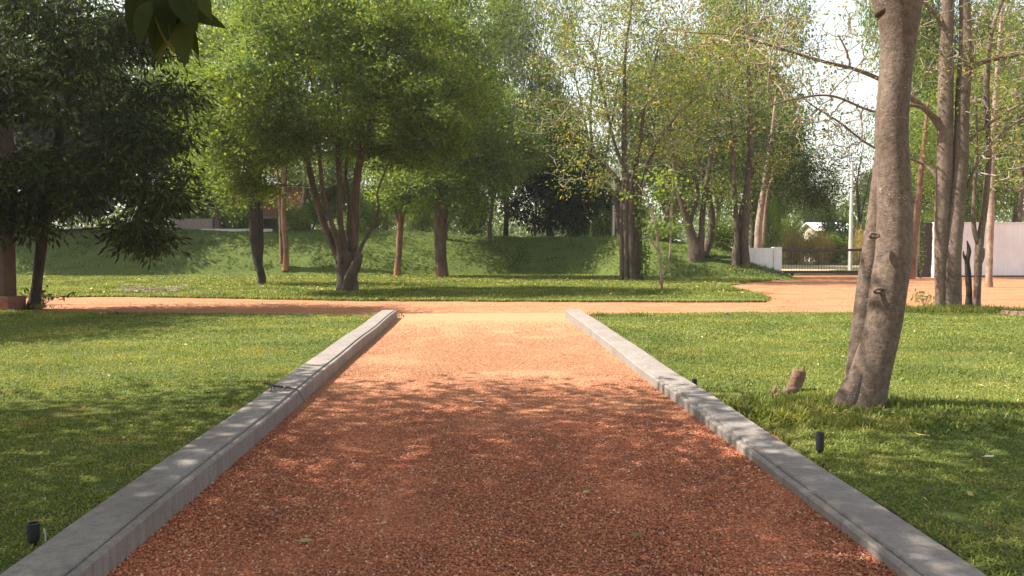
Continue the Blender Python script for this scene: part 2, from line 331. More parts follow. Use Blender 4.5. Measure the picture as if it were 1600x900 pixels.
# ------------------------------------------------------------------ gravel stones
def pebbles(n, xs, ys, size, bias):
    y = ys[0] + (ys[1] - ys[0]) * (rng.random(n) if bias == 1 else 1 - np.sqrt(rng.random(n))); x = rng.uniform(xs[0], xs[1], n)
    o = np.array(((1, 0, 0), (-1, 0, 0), (0, 1, 0), (0, -1, 0), (0, 0, 1), (0, 0, -1.)))
    fa = np.array(((0, 2, 4), (2, 1, 4), (1, 3, 4), (3, 0, 4), (2, 0, 5), (1, 2, 5), (3, 1, 5), (0, 3, 5)))
    r = size * rng.uniform(.5, 1.3, n) ** 1.4
    v = o[None] * rng.uniform(.6, 1.25, (n, 6, 1)) + rng.normal(0, .22, (n, 6, 3)); v *= r[:, None, None] * np.array((1, 1, .75))
    a = rng.uniform(0, 6.3, n)[:, None]; vx = v[:, :, 0] * np.cos(a) - v[:, :, 1] * np.sin(a); vy = v[:, :, 0] * np.sin(a) + v[:, :, 1] * np.cos(a)
    z = .012 + r * .3 + .05 * np.clip((x - 1.2), 0, 1) * np.clip(1 - y / 14, 0, 1)
    v = np.stack((vx + x[:, None], vy + y[:, None], v[:, :, 2] + z[:, None]), -1)
    return v.reshape(-1, 3), (fa[None] + np.arange(n)[:, None, None] * 6).reshape(-1, 3)
m_, nt, b = mat('gravel_stone'); gi = nt.nodes.new('ShaderNodeNewGeometry')
nt.links.new(sunlit_half(nt, ramp(nt, gi.outputs['Random Per Island'], [(0, (.16, .052, .028)), (.35, (.33, .104, .047)), (.75, (.44, .15, .067)), (.93, (.52, .24, .125)), (1, (.60, .42, .30))]), .88), b.inputs['Base Color'])
b.inputs['Roughness'].default_value = .8; M['stone'] = m_
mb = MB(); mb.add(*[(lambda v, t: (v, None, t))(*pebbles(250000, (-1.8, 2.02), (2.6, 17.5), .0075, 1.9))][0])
for bb in ((-24, 20, 19.3, 24, 5000), (9, 24, 24, 40, 2500)):
    v_, t_ = pebbles(bb[4], bb[:2], bb[2:4], .014, 1.); k = inpoly(v_[::6, 0], v_[::6, 1], far_lawn) | inpoly(v_[::6, 0], v_[::6, 1], left_lawn) | inpoly(v_[::6, 0], v_[::6, 1], right_lawn); mb.add(v_ - (0, 0, .035), t=t_[~np.repeat(k, 8)])
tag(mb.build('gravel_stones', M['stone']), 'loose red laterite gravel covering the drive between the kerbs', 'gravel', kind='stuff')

# ------------------------------------------------------------------ grass
def blades(x, y, z, L, W, lean=.6, flat=0.):
    n = len(x); a = rng.uniform(0, 6.283, n); L = L * rng.uniform(.55, 1.3, n); W = W * rng.uniform(.7, 1.3, n); k = np.clip(np.abs(rng.normal(lean, .35, n)), .05, 1.45)
    d = np.stack((np.cos(a), np.sin(a), 0 * a), -1); p = np.stack((-np.sin(a), np.cos(a), 0 * a), -1) * (W / 2)[:, None]; b0 = np.stack((x, y, z), -1)
    up = np.array((0, 0, 1.))
    mid = b0 + (d * np.sin(k * .6)[:, None] + up * np.cos(k * .6)[:, None]) * (L * .55)[:, None]
    tip = mid + (d * np.sin(k * 1.35)[:, None] + up * np.cos(k * 1.35)[:, None]) * (L * .5)[:, None]
    v = np.stack((b0 - p, b0 + p, mid + p * .85, mid - p * .85, tip), 1).reshape(-1, 3); i = np.arange(n)[:, None] * 5
    return v, i + np.array((0, 1, 2, 3)), i + np.array((3, 2, 4))
def grass(name, label, poly, zones, m, zf=None):
    mb = MB()
    for (x0, x1, y0, y1, dens, L, W, lean) in zones:
        n = int((x1 - x0) * (y1 - y0) * dens); x, y = rng.uniform(x0, x1, n), rng.uniform(y0, y1, n)
        k = inpoly(x, y, poly) & (np.abs(x) < .80 * y + 3.5) & (vnoise(x, y, .35, 9) > .05); x, y = x[k], y[k]
        z = np.full(len(x), .025) if zf is None else zf(x, y)
        mb.add(*blades(x, y, z, L * (.75 + .5 * vnoise(x, y, .8, 12)), W, lean))
    pp = np.asarray(poly)[:, :2]; e = np.roll(pp, -1, 0) - pp; Ls = np.linalg.norm(e, axis=1); k = (Ls < 1.2) & (pp[:, 1] > 2); pp, e, Ls = pp[k], e[k], Ls[k]
    far = np.clip(pp[:, 1] / 8, 1, 3.5); k = np.repeat(np.arange(len(pp)), (Ls * 190 / far ** .8).astype(int)); t = rng.random(len(k))[:, None]
    nrm = np.stack((-e[:, 1], e[:, 0]), 1) / (Ls[:, None] + 1e-9); p = pp[k] + e[k] * t + nrm[k] * rng.normal(0, .03, (len(k), 1)) * far[k][:, None] ** .8
    p = p[~((np.abs(p[:, 1] - 10) < 8.1) & (p[:, 0] > -2.13) & (p[:, 0] < 2.35))]; ff = np.clip(p[:, 1] / 8, 1, 3.5)
    mb.add(*blades(p[:, 0], p[:, 1], np.full(len(p), .0), .055 * ff ** .4, .009 * ff ** .9, .9))
    return tag(mb.build(name, m), label, 'grass', kind='stuff')
grass('left_lawn_grass', 'short green carpet grass on the left lawn', left_lawn, [(-9, -2.1, 3.2, 8.5, 3800, .03, .0095, 1.1), (-13, -2.1, 8.5, 13, 1900, .036, .012, 1.), (-18, -2.1, 13, 21, 900, .04, .018, 1.)], M['grass'])
grass('right_lawn_grass', 'short green carpet grass on the right lawn', right_lawn, [(2.4, 9.5, 3.2, 8.5, 3800, .032, .0095, 1.1), (2.4, 14, 8.5, 13, 1900, .036, .012, 1.), (2.4, 19, 13, 20, 900, .04, .018, 1.)], M['grass'])
grass('far_lawn_grass', 'green grass on the lawn beyond the dirt road', far_lawn, [(-32, 16, 24, 34, 240, .07, .03, .75), (-36, 16.3, 34, 47, 130, .08, .042, .75)], M['grass'])
mb = MB(); n = 170000; x = rng.uniform(-42, 16.3, n); y = rng.uniform(38.5, 54, n); h = bank_h(x, y); k = h > .05; x, y, h = x[k], y[k], h[k]
k = rng.random(len(x)) < np.where(h < 2.0 + 0 * h, 1., .6); x, y, h = x[k], y[k], h[k]
mb.add(*blades(x, y, h, .07 + .22 * vnoise(x, y, .7, 31) ** 3, .045, .95))
tag(mb.build('bank_grass', M['bankgrass']), 'rough tufted grass on the earth bank behind the lawn', 'grass', kind='stuff')
# longer tufts round the big trunk's foot and along the kerb
mb = MB()
def tuft(cx, cy, rx, ry, n, L, W=.011, lean=.75, z=.02):
    a = rng.normal(0, .5, (n, 2)); mb.add(*blades(cx + a[:, 0] * rx, cy + a[:, 1] * ry, np.full(n, z), L, W, lean))
TB = G(1345, 648)
for (dx, dy, rx, ry, n, L) in ((-.1, .45, .7, .3, 1600, .11), (-.75, .2, .45, .3, 3200, .13), (-.85, -.15, .3, .28, 1600, .12), (-.45, -.45, .4, .25, 1800, .085), (.5, -.5, .8, .4, 2600, .075), (1.1, .1, .7, .4, 1500, .08), (.1, -.3, .5, .16, 700, .06), (-.05, -.1, .42, .22, 420, .09)): tuft(TB[0] + dx, TB[1] + dy, rx, ry, n, L, .013, .95)
c = G(1490, 488)
tuft(c[0], c[1], 1.3, .55, 3500, .17, .018); tuft(c[0] + .6, c[1] - .3, 1.2, .5, 1500, .13, .018)
for (u, v) in ((935, 496), (1000, 496), (600, 496), (60, 482)): q = G(u, v); tuft(q[0], q[1], .35, .25, 160, .12, .02)
tag(mb.build('long_grass', M['grass']), 'longer uncut grass around the tree feet on the right lawn', 'grass', kind='stuff')

# ------------------------------------------------------------------ trees
def leafmesh(c, size, asp=.5, droop=.3, spread_dir=None, fold=.25, up=.5):
    n = len(c); s = size * rng.uniform(.6, 1.3, n)
    ax = rng.normal(0, 1, (n, 3)) if spread_dir is None else spread_dir + rng.normal(0, .45, (n, 3))
    ax[:, 2] -= droop; ax /= np.linalg.norm(ax, axis=1)[:, None] + 1e-9
    nr = rng.normal(0, 1, (n, 3)); nr[:, 2] += up * 2; nr -= ax * (nr * ax).sum(1)[:, None]; nr /= np.linalg.norm(nr, axis=1)[:, None] + 1e-9
    sd = np.cross(ax, nr); s = s[:, None]
    v = np.stack((c, c + ax * s * .45 + sd * s * asp * .5 + nr * s * fold * asp * .5, c + ax * s, c + ax * s * .45 - sd * s * asp * .5 + nr * s * fold * asp * .5), 1)
    i = np.arange(n)[:, None] * 4
    return v.reshape(-1, 3), np.vstack((i + np.array((0, 1, 2)), i + np.array((0, 2, 3))))
def ell(n, c, r, shell=2.4):
    d = rng.normal(0, 1, (n, 3)); d /= np.linalg.norm(d, axis=1)[:, None]
    return np.asarray(c) + d * (rng.random((n, 1)) ** (1 / shell)) * np.asarray(r)
def cr(u, v, Y, ru, rv, ry, n, shell=2.2):   # a crown lobe measured in the photograph, built at Y metres
    return ell(n, P(u, v, Y), (ru * Y / F, ry, rv * Y / F), shell)
def grow(trunks, pts, zmin, tip=.006, expo=2.3, step=.4, sag=.12, kink=.1, maxr=.16):
    """wood: every crown point is reached by a twig that leaves the nearest suitable wood"""
    pos, par, fixed = [], [], []
    for t in trunks:
        t = smoothline(t, max(6, int(np.linalg.norm(np.diff(np.asarray(t)[:, :3], axis=0), axis=1).sum() / .35)))
        for p in t:
            if p[2] >= zmin: pos.append(p[:3]); par.append(-1); fixed.append(p[3])
    nf = len(pos); cap_ = 200000
    A = np.zeros((nf + len(pts) * 24, 3)); A[:nf] = pos; path = np.zeros(len(A)); par = par + [0] * (len(A) - nf); cnt = nf
    d0 = np.min(np.linalg.norm(pts[:, None] - A[None, :nf], axis=2), axis=1); chains = []
    for i in np.argsort(d0):
        p = pts[i]; v = A[:cnt] - p; d = np.sqrt((v * v).sum(1)); cost = d + .25 * path[:cnt] + .55 * np.maximum(0, v[:, 2])
        k = int(np.argmin(cost)); a = A[k]; L = d[k]; n = int(np.clip(L / step, 2, 20))
        mid = (a + p) / 2 + np.array((0, 0, sag * L)) + rng.normal(0, kink, 3) * L * .6; t = np.linspace(0, 1, n + 1)[1:, None]
        c = (1 - t) ** 2 * a + 2 * t * (1 - t) * mid + t * t * p; c[:-1] += rng.normal(0, kink * .25, (n - 1, 3)) * min(1, L)
        ids = list(range(cnt, cnt + n)); A[cnt:cnt + n] = c; path[cnt:cnt + n] = path[k] + L * t[:, 0]
        for q, j in enumerate(ids): par[j] = k if q == 0 else j - 1
        cnt += n; chains.append((k, ids))
    wgt = np.zeros(cnt)
    for k, ids in chains: wgt[ids[-1]] += 1
    for j in range(cnt - 1, nf - 1, -1):
        if par[j] >= nf: wgt[par[j]] += wgt[j]
    rad = tip * np.maximum(wgt, .5) ** (1 / expo); mb = MB()
    for k, ids in chains:
        r = np.minimum(rad[ids], maxr); r0 = min(r[0] * 1.12, maxr if k >= nf else max(fixed[k] * .9, .01))
        mb.tube(np.vstack((A[k], A[ids])), np.r_[min(r0, rad[k] if k >= nf else r0), r], 5 if r[0] > .02 else 4, cap=False)
    return mb
def vn3(p, sc, seed=0):
    return (vnoise(p[:, 0] + .37 * p[:, 2], p[:, 2] - .21 * p[:, 1], sc, 60 + seed % 7) + vnoise(p[:, 1] + .3 * p[:, 0], p[:, 2], sc, 70 + seed % 5)) / 2
def tree(name, label, cat, trunks, pts, leaf, bark, twig, zmin=2., group=None, sides=12, wob=.05, lobes=None, gkw={}, base=None, gap=.4, gsc=1.3):
    kindseed = name
    base = np.array(trunks[0][0][:3]) if base is None else np.asarray(base)
    t = thing(name, label, cat, base, group)
    for i, tr in enumerate(trunks):
        n = max(8, int(len(tr) * 7)); s = smoothline(tr, n); mb = MB(); mb.tube(s[:, :3], np.maximum(s[:, 3], .008), sides, True, wob, 11 + i, lobes if i == 0 else None)
        mb.build('trunk', bark, t, True, base)
    if len(pts):
        if gap: pts = pts[vn3(pts, gsc, len(label or kindseed)) > gap]
        cm = grow(trunks, pts, zmin, **gkw); nw = sum(len(q) for q in cm.q); mi = []; mats = [twig]
        for lf in (leaf if isinstance(leaf, list) else [leaf]):
            n, spread, size, asp, droop, lm = lf[:6]; sel = pts
            if len(lf) > 6: sel = pts[rng.random(len(pts)) < lf[6]]
            k = np.repeat(np.arange(len(sel)), rng.poisson(n * rng.uniform(.25, 1.75, len(sel))))
            off = rng.normal(0, 1, (len(k), 3)) * np.array((1, 1, .55)) * spread
            v, f = leafmesh(sel[k] + off, size, asp, droop, off / (spread + 1e-9) * .8)
            cm.add(v, t=f); mats.append(lm); mi.append(np.full(len(f), len(mats) - 1))
        o = cm.build('crown', None, t, False, base)
        for m in mats: o.data.materials.append(m)
        ids = np.concatenate([np.zeros(nw, np.int32)] + mi).astype(np.int32); o.data.polygons.foreach_set('material_index', ids)
        o.data.polygons.foreach_set('use_smooth', ids == 0); o.data.update()
    return t
def line(Y, *uvw):                            # a trunk measured in the photograph: (u, v, half width px[, metres nearer])
    return [tuple(P(a[0], a[1], Y - (a[3] if len(a) > 3 else 0))) + (a[2] * Y / F,) for a in uvw]
def sink(t, d=.15): return [(t[0][0], t[0][1], t[0][2] - d, t[0][3] * 1.05)] + t

# the big leaning trunk on the right lawn
Y = 7.75
big1 = sink(line(Y, (1334, 664, 64), (1340, 648, 48), (1347, 628, 39), (1355, 600, 34), (1363, 570, 31.5), (1378, 515, 29), (1388, 450, 29.5), (1396, 395, 29), (1398, 330, 28), (1395, 250, 26), (1393, 200, 26), (1398, 130, 25.5), (1404, 70, 27.5), (1405, 20, 34), (1404, -30, 40)), .06)
big1 += [tuple(P(1412, -110, Y)) + (.19,), tuple(P(1440, -260, Y)) + (.16,), (5.2, 8.2, 7.5, .10), (5.8, 8.6, 9.5, .05)]
big2 = line(Y + .16, (1340, 610, 24), (1344, 555, 20), (1351, 480, 17.5), (1358, 420, 16), (1367, 350, 14), (1373, 290, 12), (1380, 225, 11), (1390, 160, 10))
big3 = line(Y, (1392, 20, 22), (1380, -40, 25), (1350, -130, 21), (1310, -260, 17)) + [(2.6, 8.6, 6.6, .08), (1.9, 9., 8.2, .04)]
pts = np.vstack((ell(70, (5.6, 9.6, 8.4), (3.0, 2.6, 2.)), ell(45, (2.6, 9.2, 8.), (1.9, 2.2, 1.5))))
for q in (big1, big2): q[:] = [p[:3] + (p[3] * .94,) for p in q]
bt = tree('leaning_tree', 'thick leaning grey flecked trunk near the right kerb, second stem fused to its left', 'tree', [big1, big2, big3] + [sink(line(7.7, (1308, 664, 24), (1315, 646, 23), (1327, 620, 20), (1344, 580, 12)), .05)], pts, (60, .45, .12, .5, .4, M['leaf_mid']), M['bark_hero'], M['twig'], 5., sides=48, wob=.013)
def knot(u, v, dx, s):                        # branch scars: raised rings on the bark
    p = P(u, v, Y - .15); mb = MB(); a = np.linspace(0, 2 * math.pi, 19)
    mb.tube(np.stack((p[0] + dx * np.cos(a), p[1] - .02 * np.cos(a) ** 2 + .03, p[2] + s * np.sin(a)), -1), .013, 10)
    mb.build('bark_scar', M['bark_hero'], bt.children[0], True, bt.location)
knot(1379, 455, .08, .022); knot(1367, 368, .045, .022)
# main multi-stemmed tree across the road
Y = 29.0
stub = sink(line(Y, (541, 455, 18), (541, 440, 16.5), (541, 420, 16), (542, 402, 17), (545, 392, 15)))
L1 = line(Y, (534, 408, 10), (522, 388, 8), (508, 355, 7), (497, 320, 6.5), (488, 285, 6), (478, 240, 5), (465, 190, 4), (440, 120, 2.5), (425, 40, 1.2))
L2 = line(Y, (538, 410, 8, .2), (528, 380, 5.5, .3), (516, 340, 4.5, .4), (505, 300, 4, .6), (500, 250, 3.5, .8), (495, 180, 2.5, 1.2), (480, 90, 1.4, 1.5))
L3 = line(Y, (543, 405, 9), (535, 370, 6), (531, 330, 5.5), (531, 290, 5), (528, 240, 4.5), (530, 180, 3.5), (520, 90, 2), (515, 0, 1))
L4 = line(Y, (548, 408, 11, -.1), (553, 385, 9), (554, 350, 8.5), (555, 310, 8), (558, 280, 7.5), (565, 240, 6.5), (580, 190, 5), (600, 110, 3.2), (612, 20, 1.6))
L5 = line(Y, (556, 402, 5, .3), (570, 375, 3.2, .4), (585, 350, 2.8, .5), (592, 325, 2.4, .6), (590, 300, 2, .7), (605, 260, 1.6, .9))
L6 = line(Y, (545, 405, 6, -.5), (543, 370, 4.2, -.8), (545, 320, 3.6, -1), (540, 270, 3, -1.3), (548, 200, 2, -1.6))
L7 = line(Y, (540, 455, 7, .28), (546, 435, 8, .42), (556, 415, 8, .4), (562, 398, 6, .2))
pts = np.vstack((cr(535, 130, 29, 165, 130, 3.6, 400), cr(400, 190, 28, 105, 105, 2.8, 200), cr(660, 150, 29, 115, 120, 3, 250), cr(520, 10, 29, 200, 90, 3.8, 230), cr(415, 262, 27.5, 80, 52, 1.6, 110), cr(640, 235, 29, 100, 60, 2.2, 140), cr(545, 225, 30.6, 130, 60, .8, 60), cr(470, 225, 27.6, 60, 45, .8, 24)))
k = ~((np.abs(pts[:, 0] - P(525, 300, 29)[0]) < 1.3) & (pts[:, 2] < P(540, 250, 29)[2]) & (pts[:, 1] < 29.8)); pts = pts[k]
for q in (L1, L2, L3, L4, L5, L6): q[:] = [p[:3] + (p[3] * (.8 if i else 1),) for i, p in enumerate(q)]
tree('multi_stem_tree', 'broad leafy tree with many stems fanning from one short trunk, beyond the dirt road', 'tree', [stub, L1, L2, L3, L4, L5, L6, L7], pts, (105, .25, .14, .5, .4, M['leaf_mid']), M['bark_mid'], M['twig_dark'], P(540, 330, 29)[2], sides=14, wob=.05, gap=.46, gsc=1.35)

# dark tree at the left, hanging leaves
Y = 21.5
t1 = sink(line(Y, (52, 478, 10), (55, 460, 8), (60, 420, 7.5), (66, 370, 7.5), (72, 325, 7), (82, 270, 6.5), (95, 200, 5.5), (115, 120, 4), (125, 20, 2.5), (128, -60, 1.2)))
pts = np.vstack((ell(90, P(-60, 150, 19.6), (2., 1.5, 2.2)), cr(88, 180, 21.5, 150, 170, 2.6, 210), cr(193, 255, 21, 88, 92, 1.9, 105), cr(193, 335, 20.8, 72, 38, 1.2, 42), cr(38, 330, 21, 90, 45, 1.3, 60), cr(-42, 170, 21, 90, 190, 2.2, 130), cr(88, 0, 21.5, 190, 110, 2.6, 220), cr(248, 215, 21, 60, 25, 1., 26), cr(258, 150, 21.4, 50, 22, .8, 20), cr(253, 300, 20.6, 40, 20, .8, 18), cr(218, 60, 21.5, 70, 40, 1.2, 36), cr(228, 375, 20.8, 40, 18, .8, 16)))  # first lobe is added toward the camera to shade the lawn
tree('mango_tree', 'dark dense tree with long drooping leaves at the left edge, slim leaning trunk', 'tree', [t1], pts, [(58, .3, .23, .26, .9, M['leaf_dark']), (14, .34, .2, .28, .7, M['leaf_mid'], .2)], M['bark_dark'], M['twig_dark'], P(70, 350, Y)[2], sides=16, gap=.45, gsc=.8)  # the few lighter leaf clumps imitate sunlit leaves by colour

# slender dark curved trunk
Y = 34.5
t1 = sink(line(Y, (409, 443, 6.5), (408, 430, 6), (403, 410, 6.5), (399, 385, 7), (397, 350, 7), (396, 320, 6.5), (393, 280, 6), (388, 220, 4.5), (385, 120, 3)))
t2 = line(Y + .1, (405, 410, 5), (407, 380, 4.5), (407, 340, 4), (405, 290, 3.5), (410, 220, 2))
pts = np.vstack((cr(370, 200, 34.5, 85, 110, 2.4, 90), cr(335, 285, 34.5, 60, 50, 2, 50), cr(345, 120, 34.5, 80, 80, 2.4, 60)))
tree('curved_trunk_tree', 'slim dark tree with a curved trunk standing left of the multi-stemmed tree', 'tree', [t1, t2], pts, (80, .38, .13, .5, .3, M['leaf_bright']), M['bark_dark'], M['twig_dark'], P(0, 290, Y)[2], wob=.04)
# twin slim trunks at the bank foot
Y = 45.8
t1 = sink(line(Y, (446, 412, 5), (446, 385, 4.5), (444, 350, 4.5), (443, 320, 4), (446, 270, 3.5), (450, 200, 2)), .4)
t2 = line(Y, (440, 412, 3), (439, 380, 2.6), (438, 345, 2.4), (436, 300, 2), (430, 230, 1.4))
tree('twin_trunk_tree', 'two thin pale brown trunks side by side at the foot of the bank', 'tree', [t1, t2], cr(455, 250, 45.8, 60, 75, 2.4, 70), (60, .45, .16, .5, .3, M['leaf_mid']), M['bark_red'], M['twig_dark'], P(0, 320, Y)[2])
# reddish trunk
Y = 43.
t1 = sink(line(Y, (620, 432, 6), (621, 415, 5), (624, 380, 4.7), (626, 350, 5), (628, 325, 4), (634, 280, 3), (640, 220, 2), (645, 140, 1.2)))
t2 = line(Y, (625, 352, 4), (615, 325, 2.8), (604, 300, 2.2), (598, 260, 1.6), (590, 200, 1)); t3 = line(Y, (627, 345, 3), (640, 310, 2.3), (650, 280, 1.8), (662, 240, 1.2))
tree('red_trunk_tree', 'small tree with a smooth reddish trunk forking low, right of the multi-stemmed tree', 'tree', [t1, t2, t3], np.vstack((cr(628, 260, 43, 62, 60, 2.2, 85), cr(640, 170, 43, 70, 70, 2.4, 60))), (60, .4, .15, .5, .35, M['leaf_bright']), M['bark_red'], M['twig_dark'], P(0, 330, Y)[2])
# straight double trunk
Y = 41.5
t1 = sink(line(Y, (687, 436, 8), (687, 420, 7.5), (686, 380, 7), (686, 330, 6.5), (686, 290, 6), (688, 240, 5), (690, 160, 4), (694, 60, 2.4), (698, -40, 1.2)))
t2 = sink(line(Y + .5, (697, 429, 4), (694, 400, 3.5), (695, 360, 3.5), (697, 320, 3), (704, 270, 2.4), (715, 200, 1.6)))
pts = np.vstack((cr(690, 170, 41.5, 105, 120, 3.2, 300), cr(730, 275, 41, 85, 60, 2.4, 130), cr(640, 290, 42, 60, 45, 2., 60), cr(700, 30, 41.5, 110, 80, 3.4, 150)))
tree('straight_trunk_tree', 'tall leafy tree with a straight brown trunk and a thinner stem on its right', 'tree', [t1, t2], pts, (90, .33, .17, .5, .4, M['leaf_mid']), M['bark_dusty'], M['twig_dark'], P(0, 320, Y)[2])
# big ribbed fused trunk with yellowing sparse crown
Y = 37.5
t1 = sink(line(Y, (986, 441, 18), (986, 430, 16.5), (985, 400, 16), (984, 360, 15.5), (984, 320, 15), (982, 295, 12), (979, 270, 6)))
tr = [t1]
for u0, v0, top in ((972, 330, [(968, 290, 4.5), (955, 268, 3.5), (935, 250, 2.6), (905, 225, 1.8), (870, 190, 1.1)]), (978, 320, [(977, 270, 4.2), (975, 220, 4), (976, 160, 3.4), (976, 100, 2.6), (985, 20, 1.6), (990, -40, .9)]),
                   (990, 320, [(993, 270, 3.6), (1000, 220, 3), (1010, 150, 2.2), (1030, 70, 1.4)]), (984, 325, [(982, 280, 4), (962, 230, 2.6), (948, 170, 1.9), (930, 90, 1.2)]), (995, 330, [(1003, 290, 3.4), (1020, 240, 2.6), (1050, 190, 1.9), (1090, 150, 1.2)]),
                   (968, 360, [(964, 320, 4), (950, 290, 2.5), (925, 285, 1.5), (895, 280, 1)])):
    tr.append(line(Y, (u0, v0, 6), *top))
for i, du in enumerate((-13, -6, 2, 9, 15)): tr.append(sink(line(Y - .45 + .12 * abs(i - 2), (986 + du * 1.05, 441, 4.4), (985 + du, 400, 4.1), (984 + du, 350, 4.), (984 + du * .9, 310, 3.6), (984 + du * .8, 280, 2))))
pts = np.vstack((cr(980, 130, 37.5, 150, 130, 3.6, 420), cr(880, 140, 37, 100, 110, 3, 260), cr(1080, 150, 37.5, 110, 110, 3, 280), cr(985, 10, 37, 180, 80, 3.5, 240), cr(915, 270, 36, 70, 35, 2, 80), cr(1060, 240, 36.5, 80, 40, 2, 80)))
tree('ribbed_trunk_tree', 'thick ribbed trunk of fused stems with thin bare branches and yellowing leaves', 'tree', tr, pts, [(11, .28, .15, .55, .35, M['leaf_yellow'], .2), (24, .32, .14, .5, .3, M['leaf_olive'], .6)], M['bark_mid'], M['twig'], P(0, 335, Y)[2], sides=18, wob=.06, lobes=(9, .12, .4), gkw=dict(tip=.0075, kink=.16))
# sapling
Y = 28.6
t1 = sink(line(Y, (1034, 456, 2.4), (1033, 430, 2.2), (1031, 400, 2.), (1027, 370, 1.9), (1022, 340, 1.5), (1012, 315, 1.1), (1002, 295, .8)), .05)
t2 = line(Y, (1034, 430, 1.6, .05), (1043, 415, 1.5), (1047, 390, 1.3), (1048, 355, 1.1), (1046, 325, .7)); t3 = line(Y, (1027, 372, 1.5), (1036, 345, 1.1), (1044, 320, .8), (1054, 300, .6)); t4 = line(Y, (1030, 396, 1.5), (1018, 375, 1.2), (1012, 355, .8))
tree('sapling', 'young thin tree with a pale forked stem and few round leaves, beside the ribbed trunk', 'tree', [t1, t2, t3, t4], np.vstack((cr(1015, 295, 28.6, 45, 40, 1., 26), cr(1055, 300, 28.6, 30, 45, .8, 16), cr(1020, 350, 28.6, 40, 22, .8, 8))), (13, .2, .15, .75, .5, M['leaf_bright']), M['bark_pale'], M['twig'], 2., sides=8, gkw=dict(tip=.005))
# leafy creeper on the ribbed trunk's right flank
v, f = leafmesh(np.vstack((cr(1008, 400, 36.9, 9, 42, .35, 220), cr(1000, 330, 36.9, 12, 40, .4, 200))), .15, .8, .6)
mb = MB(); mb.add(v, t=f)
for du in (-6, 0, 6): mb.tube(smoothline([tuple(P(1008 + du * .3, 442, 36.9)), tuple(P(1009 + du, 410, 36.8)), tuple(P(1006 + du, 370, 36.9)), tuple(P(1001 + du, 330, 36.9)), tuple(P(999 + du, 292, 36.9))], 20), .012, 5)
mb = mb; o = mb.build('climbing_plant', M['leaf_mid']); tag(o, 'leafy creeper climbing the right flank of the ribbed trunk', 'creeper')
# trees on the right end of the bank
Y = 42.
t1 = sink(line(Y, (1087, 406, 13), (1086, 395, 12), (1082, 375, 8), (1074, 345, 6), (1064, 310, 5), (1056, 270, 4), (1048, 220, 3), (1040, 140, 1.6)), .5)
ta = line(Y, (1090, 395, 9), (1096, 365, 5), (1098, 330, 4.5), (1104, 290, 4), (1110, 250, 3.5), (1120, 190, 2.4), (1130, 100, 1.2)); tb = line(Y, (1078, 350, 3.5), (1090, 300, 3.5), (1080, 270, 3), (1062, 250, 2), (1040, 235, 1.2))
tc = line(Y + .4, (1098, 400, 8), (1110, 370, 5.5), (1112, 330, 5), (1100, 280, 4), (1085, 230, 3), (1070, 180, 2))
pts = np.vstack((cr(1090, 170, 42, 95, 110, 3, 260), cr(1120, 300, 42, 55, 55, 2, 80)))
tree('spreading_tree', 'dark trunks spreading in a wide fan from one foot on the bank end', 'tree', [t1, ta, tb, tc], pts, [(26, .42, .15, .5, .3, M['leaf_olive'], .8), (36, .4, .14, .5, .3, M['leaf_mid'], .3)], M['bark_mid'], M['twig_dark'], P(0, 330, Y)[2], gkw=dict(tip=.0075, kink=.15))
Y = 41.2
t1 = sink(line(Y, (1164, 404, 7), (1163, 380, 6), (1166, 340, 5.5), (1168, 290, 5.5), (1172, 240, 5), (1172, 170, 4), (1168, 80, 2.6), (1165, -20, 1.3)), .5)
t2 = sink(line(Y, (1149, 411, 6), (1149, 395, 6), (1151, 378, 4), (1150, 340, 3.5), (1148, 290, 3.2), (1145, 220, 2.6), (1138, 140, 1.6)), .5)
t3 = sink(line(Y + .5, (1157, 400, 5), (1158, 370, 4.5), (1160, 320, 3.5), (1180, 260, 2.5), (1205, 210, 1.6)), .5)
pts = np.vstack((cr(1165, 120, 41, 110, 120, 3, 300), cr(1200, 250, 41, 60, 45, 2, 70), cr(1100, 60, 41, 90, 70, 2.4, 120)))
tree('trunk_clump', 'clump of upright brown trunks on the bank just left of the white gate wall', 'tree', [t1, t2, t3], pts, [(22, .42, .15, .5, .3, M['leaf_olive'], .7), (12, .3, .16, .5, .3, M['leaf_yellow'], .15)], M['bark_mid'], M['twig'], P(0, 330, Y)[2], gkw=dict(tip=.0075, kink=.16))
Y = 47.5
t1 = sink(line(Y, (1184, 388, 6), (1186, 350, 5.5), (1190, 320, 5), (1196, 280, 4.5), (1205, 220, 3), (1212, 150, 1.6)), 1.2)
t2 = line(Y + .3, (1190, 385, 3), (1195, 340, 2.6), (1200, 300, 2.2), (1215, 250, 1.4))
pts = np.vstack((cr(1245, 265, 47.5, 68, 62, 3, 120), cr(1205, 220, 47.5, 50, 50, 2.4, 50), cr(1290, 300, 47, 32, 30, 1.6, 24)))
tree('pale_trunk_tree', 'dark green bushy tree on a pale trunk behind the white gate wall', 'tree', [t1, t2], pts, (80, .45, .16, .5, .3, M['leaf_dark']), M['bark_pale'], M['twig_dark'], P(0, 330, Y)[2])
